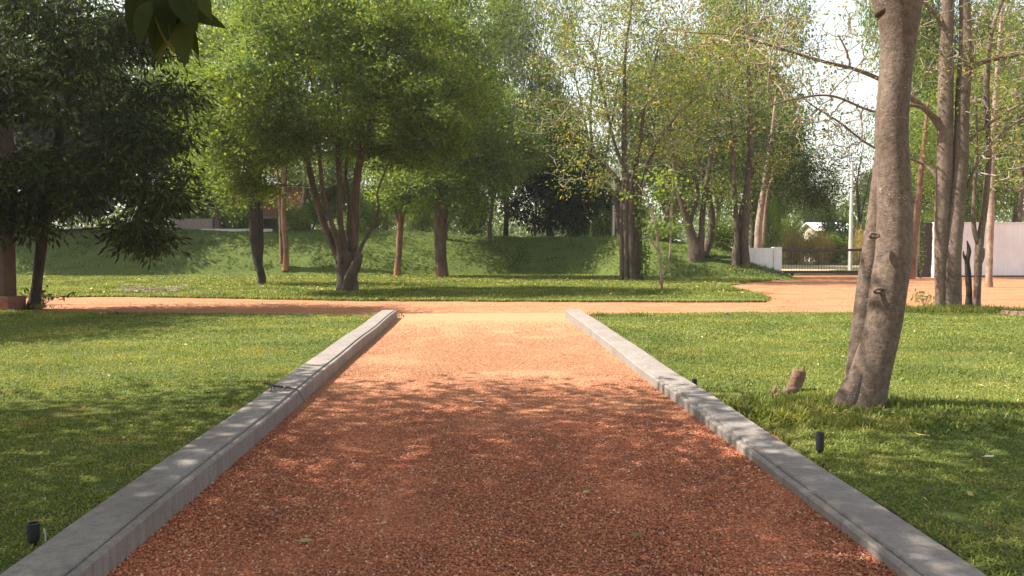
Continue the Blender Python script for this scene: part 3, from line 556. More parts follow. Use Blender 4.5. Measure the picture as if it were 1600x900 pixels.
# clump on the right lawn edge
Y = 19.7
t1 = sink(line(Y, (1472, 488, 11.5), (1471, 470, 9.5), (1470, 420, 9.5), (1471, 370, 10.5), (1473, 310, 11.5), (1476, 260, 12), (1477, 200, 11.5), (1478, 140, 11), (1479, 60, 9.5), (1482, -40, 8), (1478, -150, 5), (1470, -260, 2.5)))
t2 = sink(line(Y - .1, (1487, 490, 17), (1487, 478, 14), (1487, 450, 13.5), (1489, 400, 12.5), (1492, 360, 12), (1497, 300, 11.5), (1501, 250, 11), (1503, 200, 10.5), (1505, 140, 10.5), (1510, 85, 11.5), (1508, 20, 8), (1506, -60, 7), (1512, -180, 4), (1520, -280, 2)))
t3 = line(Y, (1472, 205, 6), (1455, 180, 4.6), (1420, 150, 4), (1375, 124, 3.5, -.3), (1335, 108, 3, -.4), (1290, 97, 2.6, -.4), (1240, 82, 2.2, -.5), (1200, 70, 1.8, -.5), (1140, 55, 1.4, -.6), (1070, 50, .9, -.7))
t4 = line(Y, (1500, 225, 5), (1520, 215, 3), (1550, 190, 2.4), (1590, 165, 2), (1640, 140, 1.4)); t5 = line(Y, (1502, 120, 5), (1530, 100, 3.4), (1570, 90, 2.8), (1620, 80, 2))
t6 = line(Y, (1470, 190, 4), (1430, 165, 2.5, .3), (1370, 175, 2, .5), (1300, 150, 1.7, .7), (1240, 155, 1.4, .9), (1190, 170, .8, 1)); t7 = line(Y, (1476, 40, 5), (1450, 10, 3), (1400, -30, 2.4), (1330, -50, 2), (1250, -40, 1.4))
t8 = line(Y, (1471, 285, 4), (1440, 255, 2.4, -.6), (1365, 230, 2, -.9), (1310, 190, 1.6, -1), (1270, 165, 1.2, -1.1), (1240, 140, .7, -1.2)); t9 = line(Y, (1496, 330, 3), (1530, 250, 2, .3), (1575, 200, 1.8, .5), (1630, 170, 1.2, .7))
pts = np.vstack((cr(1260, 80, 19.5, 160, 90, 1.8, 260), cr(1150, 50, 19.3, 120, 60, 1.4, 140), cr(1420, 60, 19.7, 120, 110, 2., 150), cr(1560, 90, 19.5, 100, 120, 1.8, 240), cr(1300, 200, 19.8, 95, 60, 1.3, 110), cr(1570, 230, 19.2, 70, 80, 1.4, 130), cr(1400, -90, 19.7, 250, 70, 2.4, 80)))
tree('branching_tree', 'two thick grey trunks fused at the foot with long bare branches, right lawn edge', 'tree', [t1, t2, t3, t4, t5, t6, t7, t8, t9], pts, [(9, .17, .09, .5, .4, M['leaf_olive'], .5), (5, .17, .09, .5, .4, M['leaf_yellow'], .1)], M['bark_hero'], M['twig'], P(0, 300, Y)[2], sides=22, wob=.03, gap=.3, gkw=dict(tip=.0066, kink=.22, sag=.05))
Y = 19.9
t1 = sink(line(Y, (1526, 487, 6.5), (1526, 470, 5.6), (1527, 440, 5.5), (1528, 410, 5.8), (1530, 385, 6), (1534, 355, 5), (1538, 330, 4.8), (1542, 290, 4.6), (1545, 240, 4.6), (1543, 190, 4.4), (1542, 130, 4), (1545, 80, 3.6), (1552, 40, 3), (1566, 0, 2.4), (1580, -60, 1.4)))
t2 = line(Y, (1528, 380, 4.4), (1522, 360, 3.6), (1521, 335, 3.2), (1523, 290, 2.8), (1526, 230, 2.2), (1524, 150, 1.5)); t3 = line(Y, (1530, 412, 4.5), (1535, 400, 3.6), (1537, 388, 1.8))
tree('forked_tree', 'slim tree forking at knee height just right of the two fused trunks', 'tree', [t1, t2, t3], np.vstack((cr(1550, 60, 20, 80, 110, 1.4, 60), cr(1540, 200, 20, 50, 60, 1, 24))), (10, .2, .10, .5, .4, M['leaf_olive']), M['bark_hero'], M['twig'], P(0, 300, Y)[2], sides=14, gkw=dict(tip=.005, kink=.18))
t1 = sink(line(19.8, (1513, 484, 6), (1514, 460, 4.6), (1512, 430, 4.4), (1511, 408, 3.6), (1514, 392, 3.2), (1511, 376, .9)))
t2 = line(19.8, (1511, 412, 2.4), (1506, 400, 1.8), (1505, 392, .6))
tree('dead_snag', 'dark broken dead stem between the fused trunks and the slim forked tree', 'dead stem', [t1, t2], np.zeros((0, 3)), None, M['bark_dark'], M['twig_dark'], sides=10, wob=.07)
Y = 31.5
t1 = sink(line(Y, (1545, 447, 6), (1545, 430, 5), (1546, 390, 5), (1548, 340, 5), (1549, 290, 4.4), (1551, 220, 4), (1556, 140, 3.4), (1562, 60, 2.6), (1570, -40, 1.4)))
tree('slender_pale_tree', 'slender pale barked tree standing on the red soil before the white wall', 'tree', [t1], np.vstack((cr(1560, 120, 31.5, 70, 110, 2, 60), cr(1590, 260, 31.5, 50, 60, 1.6, 36))), (16, .34, .13, .5, .35, M['leaf_olive']), M['bark_pale'], M['twig'], P(0, 330, Y)[2], gkw=dict(tip=.007, kink=.17))
Y = 40.
t1 = sink(line(Y, (1424, 438, 6), (1426, 400, 5), (1431, 350, 5), (1436, 300, 4.4), (1442, 240, 3.4), (1450, 160, 2)))
tree('wall_end_tree', 'brown leaning trunk beside the dark end pillar of the white wall', 'tree', [t1], cr(1450, 215, 41, 55, 85, 2., 80), (55, .42, .15, .5, .35, M['leaf_bright']), M['bark_red'], M['twig_dark'], P(0, 320, Y)[2])
v, f = leafmesh(np.vstack((cr(1440, 390, 41, 7, 40, .3, 160), cr(1438, 345, 41, 6, 20, .3, 60))), .13, .6, .5); mb = MB(); mb.add(v, t=f)
mb.tube([P(1438, 435, 41), P(1442, 410, 41), P(1438, 380, 41), P(1440, 340, 41)], [.05, .04, .03, .015], 6)
tag(mb.build('dry_shrub', M['leaf_olive']), 'sparse dry shrub in front of the dark end pillar', 'shrub')

# trees behind and over the camera, which throw the dappled shade on the drive
SHADE = ((-7.5, 3.6, (-6.4, 5.1, 7.6), (6.1, 5.3, 2.3), 800, 'tree overhanging the drive from the left lawn, leafy twig hanging into view'),
         (-5, -3.5, (-4.5, -3, 7.8), (6, 3.8, 2.4), 380, 'tree behind the viewer shading the foot of the drive'),
         (-14.5, 6, (-13, 5.4, 7.), (5, 4.4, 2.3), 420, 'tree on the far left lawn out of view shading the grass'))
for i, (tx, ty, cxy, r, n, lab) in enumerate(SHADE):
    t1 = [(tx, ty, -.1, .28), (tx, ty, .6, .23), (tx + .1, ty, 2.5, .2), (tx + .5, ty + .2, 4.6, .18), (cxy[0], cxy[1], 6.6, .13), (cxy[0] + .2, cxy[1], 8.8, .05)]
    st = tree('overhanging_tree', lab, 'tree', [t1], ell(n, cxy, r, 2.4), (62, .4, .17, .5, .5, M['leaf_mid']), M['bark_mid'], M['twig_dark'], 4.2, 'trees shading the drive', gap=.33, gsc=.8)
    if i == 0:
        hp = P(285, 25, 3.6); mb = MB()
        tw = smoothline([(-5.2, 4.8, 6.4), (-3.2, 4.4, 5.0), (-1.75, 3.75, 3.55), tuple(P(280, -40, 3.6)), tuple(hp)], 24); mb.tube(tw, np.linspace(.035, .004, 24), 6)
        mb.build('hanging_twig', M['twig_dark'], st, True, st.location)
        mb = MB(); r1 = np.random.default_rng(4)
        def bigleaf(p, d, L, W, nrm):
            d = np.array(d, float); d /= np.linalg.norm(d); s = np.cross(d, nrm); s /= np.linalg.norm(s); nn = np.cross(s, d); k = 9; rows = []
            for t in np.linspace(0, 1, k):
                wd = W * math.sin(math.pi * t ** .75) ** .8 * (1 - .15 * t) if 0 < t < 1 else .001; cpt = np.array(p) + d * L * t - np.array((0, 0, .16 * L * t * t)) ; rows += [cpt - s * wd + nn * wd * .3, cpt, cpt + s * wd + nn * wd * .3]
            i0 = np.arange(k - 1)[:, None] * 3; mb.add(rows, np.vstack((i0 + np.array((0, 1, 4, 3)), i0 + np.array((1, 2, 5, 4)))))
        for (u, v, du, dv, L, W) in ((262, 20, 28, 60, .21, .05), (280, 22, 10, 75, .2, .055), (250, 8, -8, 60, .19, .05), (278, 12, 50, 14, .2, .04), (290, 30, 20, 50, .15, .035), (240, -10, -25, 40, .18, .045), (262, -20, 0, 60, .2, .06), (275, -15, 25, 40, .2, .06), (248, -25, 5, 55, .2, .06), (285, -25, -20, 60, .2, .06), (256, 0, 15, 70, .2, .055), (232, 2, -12, 50, .19, .05), (225, -25, -20, 55, .2, .055), (244, 18, 4, 60, .2, .05), (296, -30, 30, 45, .18, .045)):
            yy = 3.6 + r1.uniform(-.12, .12); bigleaf(P(u, v, yy), P(u + du, v + dv, yy + r1.uniform(-.08, .08)) - P(u, v, yy), L, W, np.array((r1.uniform(-.5, .5), -1, r1.uniform(-.2, .6))))
        mb.build('hanging_leaves', M['leaf_dark'], st, False, st.location)
t1 = [(-14.6, 17.6, -.1, .2), (-14.5, 17.6, 2, .16), (-14.3, 17.5, 5, .12), (-14.2, 17.5, 8, .04)]
tree('added_shade_tree', 'dense tree added beyond the left edge to shade the left lawn', 'tree', [t1], ell(420, (-14.5, 16.8, 6.), (3.6, 3.3, 2.8)), (80, .4, .18, .4, .6, M['leaf_dark']), M['bark_dark'], M['twig_dark'], 2.2, gap=.25)  # unseen tree, added for the shade it throws on the lawn

# ---- background trees: three kinds, each built once and copied with its parts
def proto(kind, leafm, r, n, ln, lsz, h=7., tw='twig_dark', gk={}):
    c = (0, 0, h); tr = [[(0, 0, -.3, .22), (0, 0, .8, .17), (.2, .1, h * .35, .14), (-.25, .2, h * .75, .08), (.4, 0, h * 1.2, .03)], [(.15, .1, h * .3, .11), (.9, .2, h * .6, .07), (1.5, -.2, h * .95, .03)], [(.1, .05, h * .4, .1), (-.7, -.3, h * .7, .06), (-1.6, .2, h * 1.05, .025)]]
    pts = np.vstack((ell(int(n * .5), c, r), ell(int(n * .28), (r[0] * .5, .3, h - r[2] * .35), (r[0] * .6, r[1] * .7, r[2] * .5)), ell(int(n * .22), (-r[0] * .55, -.2, h + r[2] * .25), (r[0] * .55, r[1] * .7, r[2] * .5))))
    return tree(kind, None, None, tr, pts, (ln, .5, lsz, .5, .35, leafm), M['bark_mid'], M[tw], h - r[2] * .9, gap=.4, gsc=1.5, gkw=gk)
def copy_tree(o):
    c = o.copy(); C.objects.link(c)
    for ch in list(o.children): k = ch.copy(); C.objects.link(k); k.parent = c
    return c
protos = {}
kinds = {'broadleaf_tree': lambda: proto('broadleaf_tree', M['leaf_mid'], (4.2, 4, 4.2), 340, 110, .2), 'feathery_tree': lambda: proto('feathery_tree', M['leaf_bright'], (3.6, 3.6, 5), 320, 95, .18, 7.5), 'hazy_tree': lambda: proto('hazy_tree', M['leaf_far'], (4.6, 4.4, 4.8), 320, 95, .22, 7.5), 'thin_tree': lambda: proto('thin_tree', M['leaf_olive'], (3.8, 3.6, 4.8), 420, 14, .2, 7.5, 'twig', dict(tip=.009, kink=.17)), 'evergreen_tree': lambda: proto('evergreen_tree', M['leaf_dark'], (3.6, 3.4, 3.7), 680, 130, .22, 3.7)}
BG = [  # kind, u of crown centre, v of crown centre, Y, half width px, half height px, label
    ('feathery_tree', 335, 120, 52, 95, 150, 'bright sunlit feathery tree behind the slim dark curved trunk'),
    ('feathery_tree', 470, 60, 58, 95, 130, 'bright feathery tree whose top shows above the left of the multi-stemmed crown'),
    ('broadleaf_tree', 600, 90, 60, 110, 150, 'leafy tree behind the gap between the multi-stemmed and straight trunks'),
    ('broadleaf_tree', 765, 215, 49.5, 80, 110, 'leafy tree on the bank behind the right side of the straight trunk crown'),
    ('broadleaf_tree', 694, 215, 49, 95, 90, 'leafy tree added behind the straight double trunk to shade the bank'),  # extra crown put in to cast shade on the bank
    ('hazy_tree', 740, 110, 68, 100, 150, 'grey green hazy tree high behind the right side of the straight trunk crown'),
    ('hazy_tree', 835, 90, 76, 75, 120, 'tall hazy blue green tree standing above the dark evergreen'),
    ('evergreen_tree', 858, 272, 55.5, 82, 100, 'very dark dense evergreen rising from behind the bank crest'),
    ('thin_tree', 930, 110, 64, 100, 140, 'thin leaved tree behind the left of the ribbed trunk crown'),
    ('broadleaf_tree', 1120, 190, 60, 85, 95, 'green tree seen through the spreading trunks on the bank end'),
    ('thin_tree', 1190, 120, 66, 90, 150, 'sparse tree behind the upright trunk clump'),
    ('thin_tree', 1345, 260, 74, 55, 100, 'bare looking tree by the concrete pole beyond the gate'),
    ('hazy_tree', 1040, 265, 85, 70, 75, 'hazy low tree far behind the sapling'),
    ('broadleaf_tree', 1440, 260, 56, 65, 100, 'green tree behind the dark end pillar of the wall'),
    ('feathery_tree', 1530, 210, 58, 85, 140, 'tall bright tree behind the white wall, behind the slender pale trunk'),
    ('broadleaf_tree', 1610, 230, 54, 75, 130, 'leafy tree behind the far right of the white wall'),
    ('hazy_tree', 1475, 90, 66, 90, 140, 'hazy tall tree above the fused trunks beyond the white wall'),
    ('thin_tree', 1600, 80, 50, 85, 120, 'thin tree with bare twigs above the right end of the white wall'),
    ('hazy_tree', 1260, 300, 98, 50, 55, 'hazy round tree beside the white roofed house'),
    ('hazy_tree', 1390, 315, 100, 55, 55, 'hazy round tree right of the white roofed house, behind the leaning trunk'),
    ('evergreen_tree', 60, 230, 50, 120, 140, 'dark tree filling the space behind the left mango crown'),
    ('broadleaf_tree', 215, 150, 54, 110, 170, 'tall tree behind the right side of the left mango crown'),
    ('broadleaf_tree', 30, 60, 60, 130, 160, 'tall tree behind the left pillar'),
    ('evergreen_tree', 280, 250, 60, 60, 80, 'dark low tree behind the bank crest near the grey wall'),
    ('feathery_tree', 690, 290, 70, 70, 75, 'pale sunlit tree low behind the bank, left of the dark evergreen'),
    ('feathery_tree', 560, 290, 68, 70, 70, 'bright low tree seen between the stems of the multi-stemmed tree'),
    ('hazy_tree', 960, 290, 90, 60, 70, 'hazy tree behind the thin white post'),
    ('broadleaf_tree', 480, 285, 63, 75, 80, 'mid green tree seen between the left stems of the multi-stemmed tree'),
    ('hazy_tree', 620, 250, 72, 90, 95, 'hazy tree seen just above the reddish forked trunk'),
    ('broadleaf_tree', 1500, 290, 52, 70, 60, 'low green tree right behind the white wall, between the fused and forked trunks'),
    ('feathery_tree', 1590, 130, 60, 80, 150, 'bright tall tree behind the right end of the white wall'),
    ('feathery_tree', 390, 60, 64, 90, 150, 'bright tall tree above the tiled roof'),
    ('broadleaf_tree', 1180, 290, 70, 60, 60, 'green tree low behind the upright trunk clump'),
    ('broadleaf_tree', 1045, 205, 66, 80, 90, 'green tree behind the sapling, seen between the ribbed trunk and the fanning trunks'),
    ('feathery_tree', 1215, 255, 80, 60, 80, 'bright tree far behind the dark bushy tree on the pale trunk'),
    ('hazy_tree', 1180, 50, 76, 90, 130, 'hazy tall tree far behind the upright trunk clump'),
    ('feathery_tree', 1425, 60, 62, 70, 130, 'bright tall tree seen between the leaning trunk and the two fused trunks'),
    ('thin_tree', 1050, 110, 60, 100, 150, 'sparse tree behind the right of the ribbed trunk crown'),
]
dims = {'broadleaf_tree': (4.4, 4.4, 7.), 'feathery_tree': (3.9, 5.2, 7.5), 'hazy_tree': (4.8, 5, 7.5), 'thin_tree': (4, 5, 7.5), 'evergreen_tree': (3.8, 3.9, 3.7)}
for i, (kd, u, v, Y, ru, rv, lab) in enumerate(BG):
    if kd not in protos: protos[kd] = o = kinds[kd]()
    else: o = copy_tree(protos[kd])
    p = P(u, v, Y); rx, rz, h = dims[kd]; sx, sz = ru * Y / F / rx, rv * Y / F / rz
    hz = p[2] / h if p[2] / h > sz * .8 else sz                     # crowns keep their height, trunks reach the ground
    z0 = float(bank_h(p[0], Y)) if p[0] < 16 and Y < 62 else 0.
    sz2 = (p[2] - z0) / h; o.location = (p[0], Y, z0 + .02); o.scale = (sx, (sx + sz) / 2, min(max(sz2, .3), 2.6)); o.rotation_euler = (0, 0, (i * 1.3) % .9 - .45)
    tag(o, lab, 'tree', 'trees behind the bank and the wall')

# shrubs on the bank crest and beyond the gate
def shrub_proto(name, lm, n, ln, lsz, r=(1.6, 1.3, 1.1), asp=.5, droop=.2):
    t = thing(name, None, None); pts = ell(n, (0, 0, r[2] * .85), r, 2.6); pts[:, 2] = np.abs(pts[:, 2])
    k = np.repeat(np.arange(n), ln); off = rng.normal(0, .26, (len(k), 3)); v, f = leafmesh(pts[k] + off, lsz, asp, droop); v[:, 2] = np.maximum(v[:, 2], -.1); mb = MB(); mb.add(v, t=f); mb.build('foliage', lm, t)
    mb = MB()
    for q in pts[::4]: mb.tube([(0, 0, -.2), q * (.4, .4, .5), q], [.03, .02, .006], 4, cap=False)
    mb.build('stems', M['twig_dark'], t); return t
sp = {'leafy_shrub': lambda: shrub_proto('leafy_shrub', M['leaf_bright'], 60, 60, .16), 'dark_shrub': lambda: shrub_proto('dark_shrub', M['leaf_mid'], 60, 65, .17), 'tall_dry_grass': lambda: shrub_proto('tall_dry_grass', M['leaf_dry'], 50, 60, .42, (1.6, .9, 1.), .07, -1.2)}
SH = [('leafy_shrub', 460, 335, 51, 26, 'bright shrub on the bank crest below the tiled roof'), ('leafy_shrub', 585, 330, 53, 28, 'bright shrub on the bank crest right of the multi-stemmed tree'), ('leafy_shrub', 660, 335, 54, 28, 'sunlit shrub on the bank crest between the reddish and straight trunks'),
      ('dark_shrub', 745, 335, 54, 30, 'shrub on the bank crest right of the straight double trunk'), ('leafy_shrub', 945, 340, 58, 26, 'bright shrub on the bank crest by the thin white post'), ('dark_shrub', 1035, 370, 46, 32, 'green shrub on the bank behind the sapling'),
      ('dark_shrub', 1125, 365, 44, 34, 'dark leafy shrub between the fanning trunks and the upright clump'), ('leafy_shrub', 1205, 360, 60, 24, 'bright shrub behind the left end of the gate wall'), ('dark_shrub', 905, 355, 55, 26, 'shrub at the right foot of the dark evergreen'), ('dark_shrub', 340, 335, 56, 30, 'shrub behind the grey wall on the bank'), ('leafy_shrub', 375, 338, 53.5, 26, 'bright shrub on the bank crest just left of the slim curved trunk'), ('dark_shrub', 300, 336, 54, 24, 'green shrub on the bank crest right beside the drooping dark crown'),
      ('dark_shrub', 1245, 388, 71, 32, 'dark bush across the street behind the left of the gate'), ('dark_shrub', 1300, 388, 72, 34, 'dark bush across the street below the white roof'), ('dark_shrub', 1355, 388, 71, 34, 'dark bush across the street behind the concrete pole'), ('dark_shrub', 1410, 385, 71, 34, 'dark bush across the street hidden partly by the leaning trunk'),
      ('leafy_shrub', 1225, 365, 76, 28, 'pale bush above the left end of the gate'), ('dark_shrub', 1300, 366, 79, 30, 'green bush just below the white roofed house'), ('leafy_shrub', 1350, 368, 80, 28, 'pale bush to the right of the concrete pole'),
      ('tall_dry_grass', 1235, 383, 69.5, 28, 'stand of tall dry grass above the left part of the gate'), ('tall_dry_grass', 1278, 384, 69.5, 26, 'stand of tall dry grass above the middle of the gate'), ('tall_dry_grass', 1345, 384, 69.5, 24, 'stand of tall dry grass right of the pole foot')]
sprot = {}
for i, (kd, u, v, Y, ru, lab) in enumerate(SH):
    if kd not in sprot: sprot[kd] = o = sp[kd]()
    else: o = copy_tree(sprot[kd])
    p = P(u, v, Y); s = ru * Y / F / 1.6; z0 = float(bank_h(p[0], Y)) if p[0] < 16.4 and Y < 62 else 0.
    o.location = (p[0], Y, z0); o.scale = (s, s, max(.5, (p[2] - z0) / 1.1)); o.rotation_euler = (0, 0, i * 1.1)
    tag(o, lab, 'shrub' if 'grass' not in kd else 'tall grass', 'shrubs and tall grass behind the bank and across the street')
# far wood, one mass
mb = MB(); n = 800; x = rng.uniform(-120, 190, n); y = rng.uniform(105, 150, n); c = np.stack((x, y, .8 + rng.random(n) * (5 + 5 * vnoise(x, y, 12, 3))), -1)
k = np.repeat(np.arange(n), 110); off = rng.normal(0, 1, (len(k), 3)) * (2.4, 2, 1.6); v, f = leafmesh(c[k] + off, .75, .6, .2); mb.add(v, t=f)
tag(mb.build('far_wood', M['leaf_far']), 'far hazy line of woodland behind everything', 'wood', kind='stuff')

# ------------------------------------------------------------------ wall, gate, poles, houses
def painted():
    m, nt, b = mat('white_wall_paint'); v = coords(nt)
    col = ramp(nt, noise(nt, v, .7, 7, .65), [(.3, (.68, .665, .66)), (.7, (.82, .80, .80))])
    st = noise(nt, coords(nt, (5, 5, .35)), 1.5, 6, .7); col = mix(nt, ramp(nt, st, [(.5, (0, 0, 0)), (.75, (.5, .5, .5))]), col, (.42, .36, .34))  # darker vertical streaks mixed over the wall colour
    nt.links.new(col, b.inputs['Base Color']); b.inputs['Roughness'].default_value = .8; bump(nt, b, noise(nt, v, 40, 4), .15, .01); return m
M['wall'] = painted(); M['iron'] = plain('dark_gate_paint', (.035, .022, .02), .45, .3, 6, .1); M['brown'] = plain('dark_brown_plaster', (.05, .035, .032), .85)
a = P(1459, 433, 42.); t = thing('boundary_wall', 'long plain white boundary wall at the right, behind the slim trunks', 'wall', (a[0], 42, 0))
mb = MB(); mb.box((0, 0, -.1), (36, .22, 2.86), .01); mb.build('wall', M['wall'], t)
mb = MB(); mb.box((-.02, -.035, 2.863), (36, .255, 2.93), .008); mb.build('coping', M['wall'], t)
mb = MB(); mb.box((0, -.03, -.1), (36, -.003, .07), .004); mb.build('footing', plain('stained_footing', (.16, .08, .055), .9), t)
b0 = P(1436, 433, 42.3); t = thing('end_pillar', 'dark brown end pillar at the left end of the white wall', 'pillar', (b0[0], 42.3, 0))
mb = MB(); mb.box((0, 0, -.1), (.66, .5, 2.84), .012); mb.build('shaft', M['brown'], t); mb = MB(); mb.box((-.03, -.03, 2.843), (.69, .53, 2.9), .01); mb.build('cap', M['brown'], t)
t = thing('gate_wall', 'short white streaked wall with a pillar at the left end of the gate', 'wall', (16.25, 42, 0))
mb = MB(); mb.box((-2.3, .05, -.1), (-.443, .27, 1.55), .01); mb.build('wall', M['wall'], t); mb = MB(); mb.box((-.44, 0, -.1), (0, .42, 1.6), .012); mb.build('pillar', M['wall'], t)
x1 = P(1425, 400, 42.5)[0]
t = thing('sliding_gate', 'low dark sliding gate of thin vertical bars beside the white gate wall', 'gate', (16.28, 42.5, 0)); Lg = x1 - 16.28
mb = MB()
for z, h in ((1.37, .14), (.17, .16)): mb.box((0, -.035, z), (Lg, .035, z + h), .008)
for xx in (0, Lg - .14): mb.box((xx, -.03, .333), (xx + .14, .03, 1.368), .006)
mb.build('frame', M['iron'], t); mb = MB()
for xx in np.arange(.24, Lg - .16, .15): mb.tube([(xx, 0, .325), (xx, 0, 1.375)], .0105, 6)
mb.build('bars', M['iron'], t); mb = MB(); mb.box((0.1, -.03, .06), (Lg, .03, .1)); mb.build('track', plain('rusty_track', (.13, .05, .035), .8), t)
for xx in (.75, Lg - .8):
    mb = MB(); a_ = np.linspace(0, 2 * math.pi, 19); mb.tube(np.stack((xx + .085 * np.cos(a_), 0 * a_ - .02, .155 + .085 * np.sin(a_)), -1), .03, 8); mb.tube([(xx, -.05, .155), (xx, .03, .155)], .06, 12); mb.build('wheel', M['iron'], t)
p = P(1349, 400, 43.6); mb = MB(); mb.tube([(p[0], 43.6, -.1), (p[0], 43.6, 1.45), (p[0], 43.6, 1.5)], [.09, .09, .05], 14); tag(mb.build('marker_post', M['wall']), 'short white post behind the gate, left of the leaning trunk', 'post')
M['pole'] = plain('pole_concrete', (.50, .47, .45), .8, .2, 3)
p = P(1328, 425, 51); t = thing('utility_pole', 'pale concrete utility pole standing across the gate', 'pole', (p[0], 51, 0))
mb = MB(); mb.tube([(0, 0, -.2), (0, 0, 3.5), (0, 0, 6.95)], [.125, .105, .085], 14); mb.build('shaft', M['pole'], t)
p = P(958, 370, 55); mb = MB(); zb = float(bank_h(p[0], 55)); mb.tube([(p[0], 55, zb - .2), (p[0], 55, P(958, 300, 55)[2]), (p[0], 55, P(958, 262, 55)[2])], [.085, .08, .06], 12)
tag(mb.build('boundary_post', M['wall']), 'thin white post behind the bank, left of the ribbed trunk', 'post')
p = P(790, 365, 54); zb = float(bank_h(p[0], 54))
mb = MB(); mb.tube([(p[0], 54, zb - .2), (p[0] + .05, 54, zb + 1.5), (p[0], 54.1, zb + 3), (p[0] - .2, 54.3, zb + 5)], [.2, .16, .15, .1], 10, wob=.04); tag(mb.build('shaded_trunk', M['bark_dark']), 'dark trunk on the bank crest left of the evergreen', 'tree trunk')
# white-roofed house beyond the street
M['sheet'] = plain('white_roof_sheet', (.78, .78, .78), .5, .1, 2, .05); M['cream'] = plain('cream_plaster', (.5, .42, .32), .85); M['dkwood'] = plain('dark_window', (.03, .03, .03), .4)
c = P(1281, 362, 88); t = thing('white_roof_house', 'small house with a white sheet roof beyond the street, left of the pole', 'house', (c[0], 88, 0))
rz, ez = P(0, 347, 88)[2], P(0, 361, 88)[2]
def gable(t, x0, x1, y0, y1, rz, ez, over, roofm, th=.07, axis='x'):
    yc = (y0 + y1) / 2
    for s in (-1, 1):
        ye = y0 - over if s < 0 else y1 + over; mb = MB(); A = np.array(((x0 - over, yc, rz), (x1 + over, yc, rz), (x1 + over, ye, ez), (x0 - over, ye, ez))); v = np.vstack((A, A + (0, 0, th)))
        if axis == 'y': v = v[:, (1, 0, 2)]
        mb.add(v, [(0, 1, 2, 3), (4, 5, 6, 7), (0, 1, 5, 4), (1, 2, 6, 5), (2, 3, 7, 6), (3, 0, 4, 7)]); mb.build('roof_slope', roofm, t)
mb = MB(); mb.box((-1.2, -2.2, -.1), (2.9, 2.2, ez), .01); v = [(-1.2, -2.2, ez + .002), (-1.2, 2.2, ez + .002), (-1.2, 0, rz - .03), (2.9, -2.2, ez + .002), (2.9, 2.2, ez + .002), (2.9, 0, rz - .03)]; mb.add(v, t=[(0, 1, 2), (3, 5, 4)]); mb.build('wall', M['cream'], t)
gable(t, -1.2, 2.9, -2.2, 2.2, rz, ez, .4, M['sheet'])
for xx in (-.4, 1.6):
    mb = MB(); mb.box((xx, -2.24, 1.2), (xx + .9, -2.203, 2.3), .005); f = mb.build('window', M['dkwood'], t); mb = MB(); mb.box((xx - .06, -2.3, 1.12), (xx + .96, -2.203, 1.197), .006); mb.build('sill', M['cream'], f)
# tiled house on the left behind the bank
m_, nt, b = mat('clay_tiles'); v = coords(nt); wv = node(nt, 'TexBrick', Scale=3.2); nt.links.new(v, wv.inputs['Vector']); wv.inputs['Color1'].default_value = (.36, .11, .06, 1); wv.inputs['Color2'].default_value = (.26, .075, .045, 1); wv.inputs['Mortar'].default_value = (.10, .03, .02, 1); wv.inputs['Mortar Size'].default_value = .04
nt.links.new(mix(nt, .4, wv.outputs[0], ramp(nt, noise(nt, v, 1.5, 6), [(.3, (.16, .06, .04)), (.7, (.42, .16, .09))])), b.inputs['Base Color']); b.inputs['Roughness'].default_value = .85; M['tile'] = m_
c = P(400, 345, 60.); t = thing('tiled_house', 'low house with a red clay tile roof behind the bank at the left', 'house', (c[0], 60, .6)); rz, ez = P(0, 292, 62)[2] - .6, P(0, 337, 58)[2] - .6
mb = MB(); mb.box((-3.6, .6, -.6), (2.9, 4.6, ez + .3), .02); mb.build('wall', plain('grey_plaster', (.22, .17, .14), .9), t)
gable(t, -3.6, 2.9, -.4, 4.6, rz, ez, .5, M['tile'], .1)
mb = MB(); mb.box((-4.1, -.98, ez - .16), (3.4, -.9, ez + .06), .008); mb.build('fascia', plain('grey_timber', (.3, .24, .2), .8), t)
for xx in (-3.4, -.4, 2.4):
    mb = MB(); mb.box((xx, -.6, -.6), (xx + .25, -.35, ez - .02), .015); mb.build('veranda_post', M['cream'], t)
for xx in (-2.4, .6):
    mb = MB(); mb.box((xx, .56, .9), (xx + 1.3, .597, 2.1), .006); f = mb.build('window', M['dkwood'], t); mb = MB(); mb.box((xx - .06, .5, .82), (xx + 1.36, .597, .897), .006); mb.build('sill', M['cream'], f)
c = P(305, 347, 52); zb = float(bank_h(c[0], 52)); mb = MB(); mb.box((c[0] - 1.5, 52, zb - .3), (c[0] + 1.1, 52.2, P(0, 341, 52)[2]), .02); tag(mb.build('low_wall', plain('weathered_cement', (.24, .2, .18), .9)), 'low grey wall on the bank crest at the left', 'wall')
mb = MB(); mb.box((c[0] + .8, 50.6, zb - .12), (c[0] + 5.2, 50.75, zb + .07), .01); tag(mb.build('crest_kerb', M['pole']), 'thin pale kerb strip along the bank crest left of the curved trunk', 'kerb')
# pillar at the left edge
c = G(4, 484); t = thing('porch_pillar', 'brown plastered porch pillar on a plinth at the left edge', 'pillar', (c[0] - .16, c[1] + .2, 0)); M['plaster'] = plain('brown_plaster', (.11, .07, .055), .85, .3, 3); M['pinkwall'] = plain('pinkish_plaster', (.24, .19, .175), .85)
def cb(nm, hw, z0, z1, m): mb = MB(); mb.box((-hw, -hw, z0), (hw, hw, z1), .015); return mb.build(nm, m, t)
cb('plinth', .42, -.1, .34, plain('plinth_brick', (.20, .10, .065), .85)); cb('shaft', .27, .343, 2.9, M['plaster']); cb('capital', .36, 2.903, 3.02, M['plaster']); cb('upper_block', .30, 3.023, 4.7, M['pinkwall'])

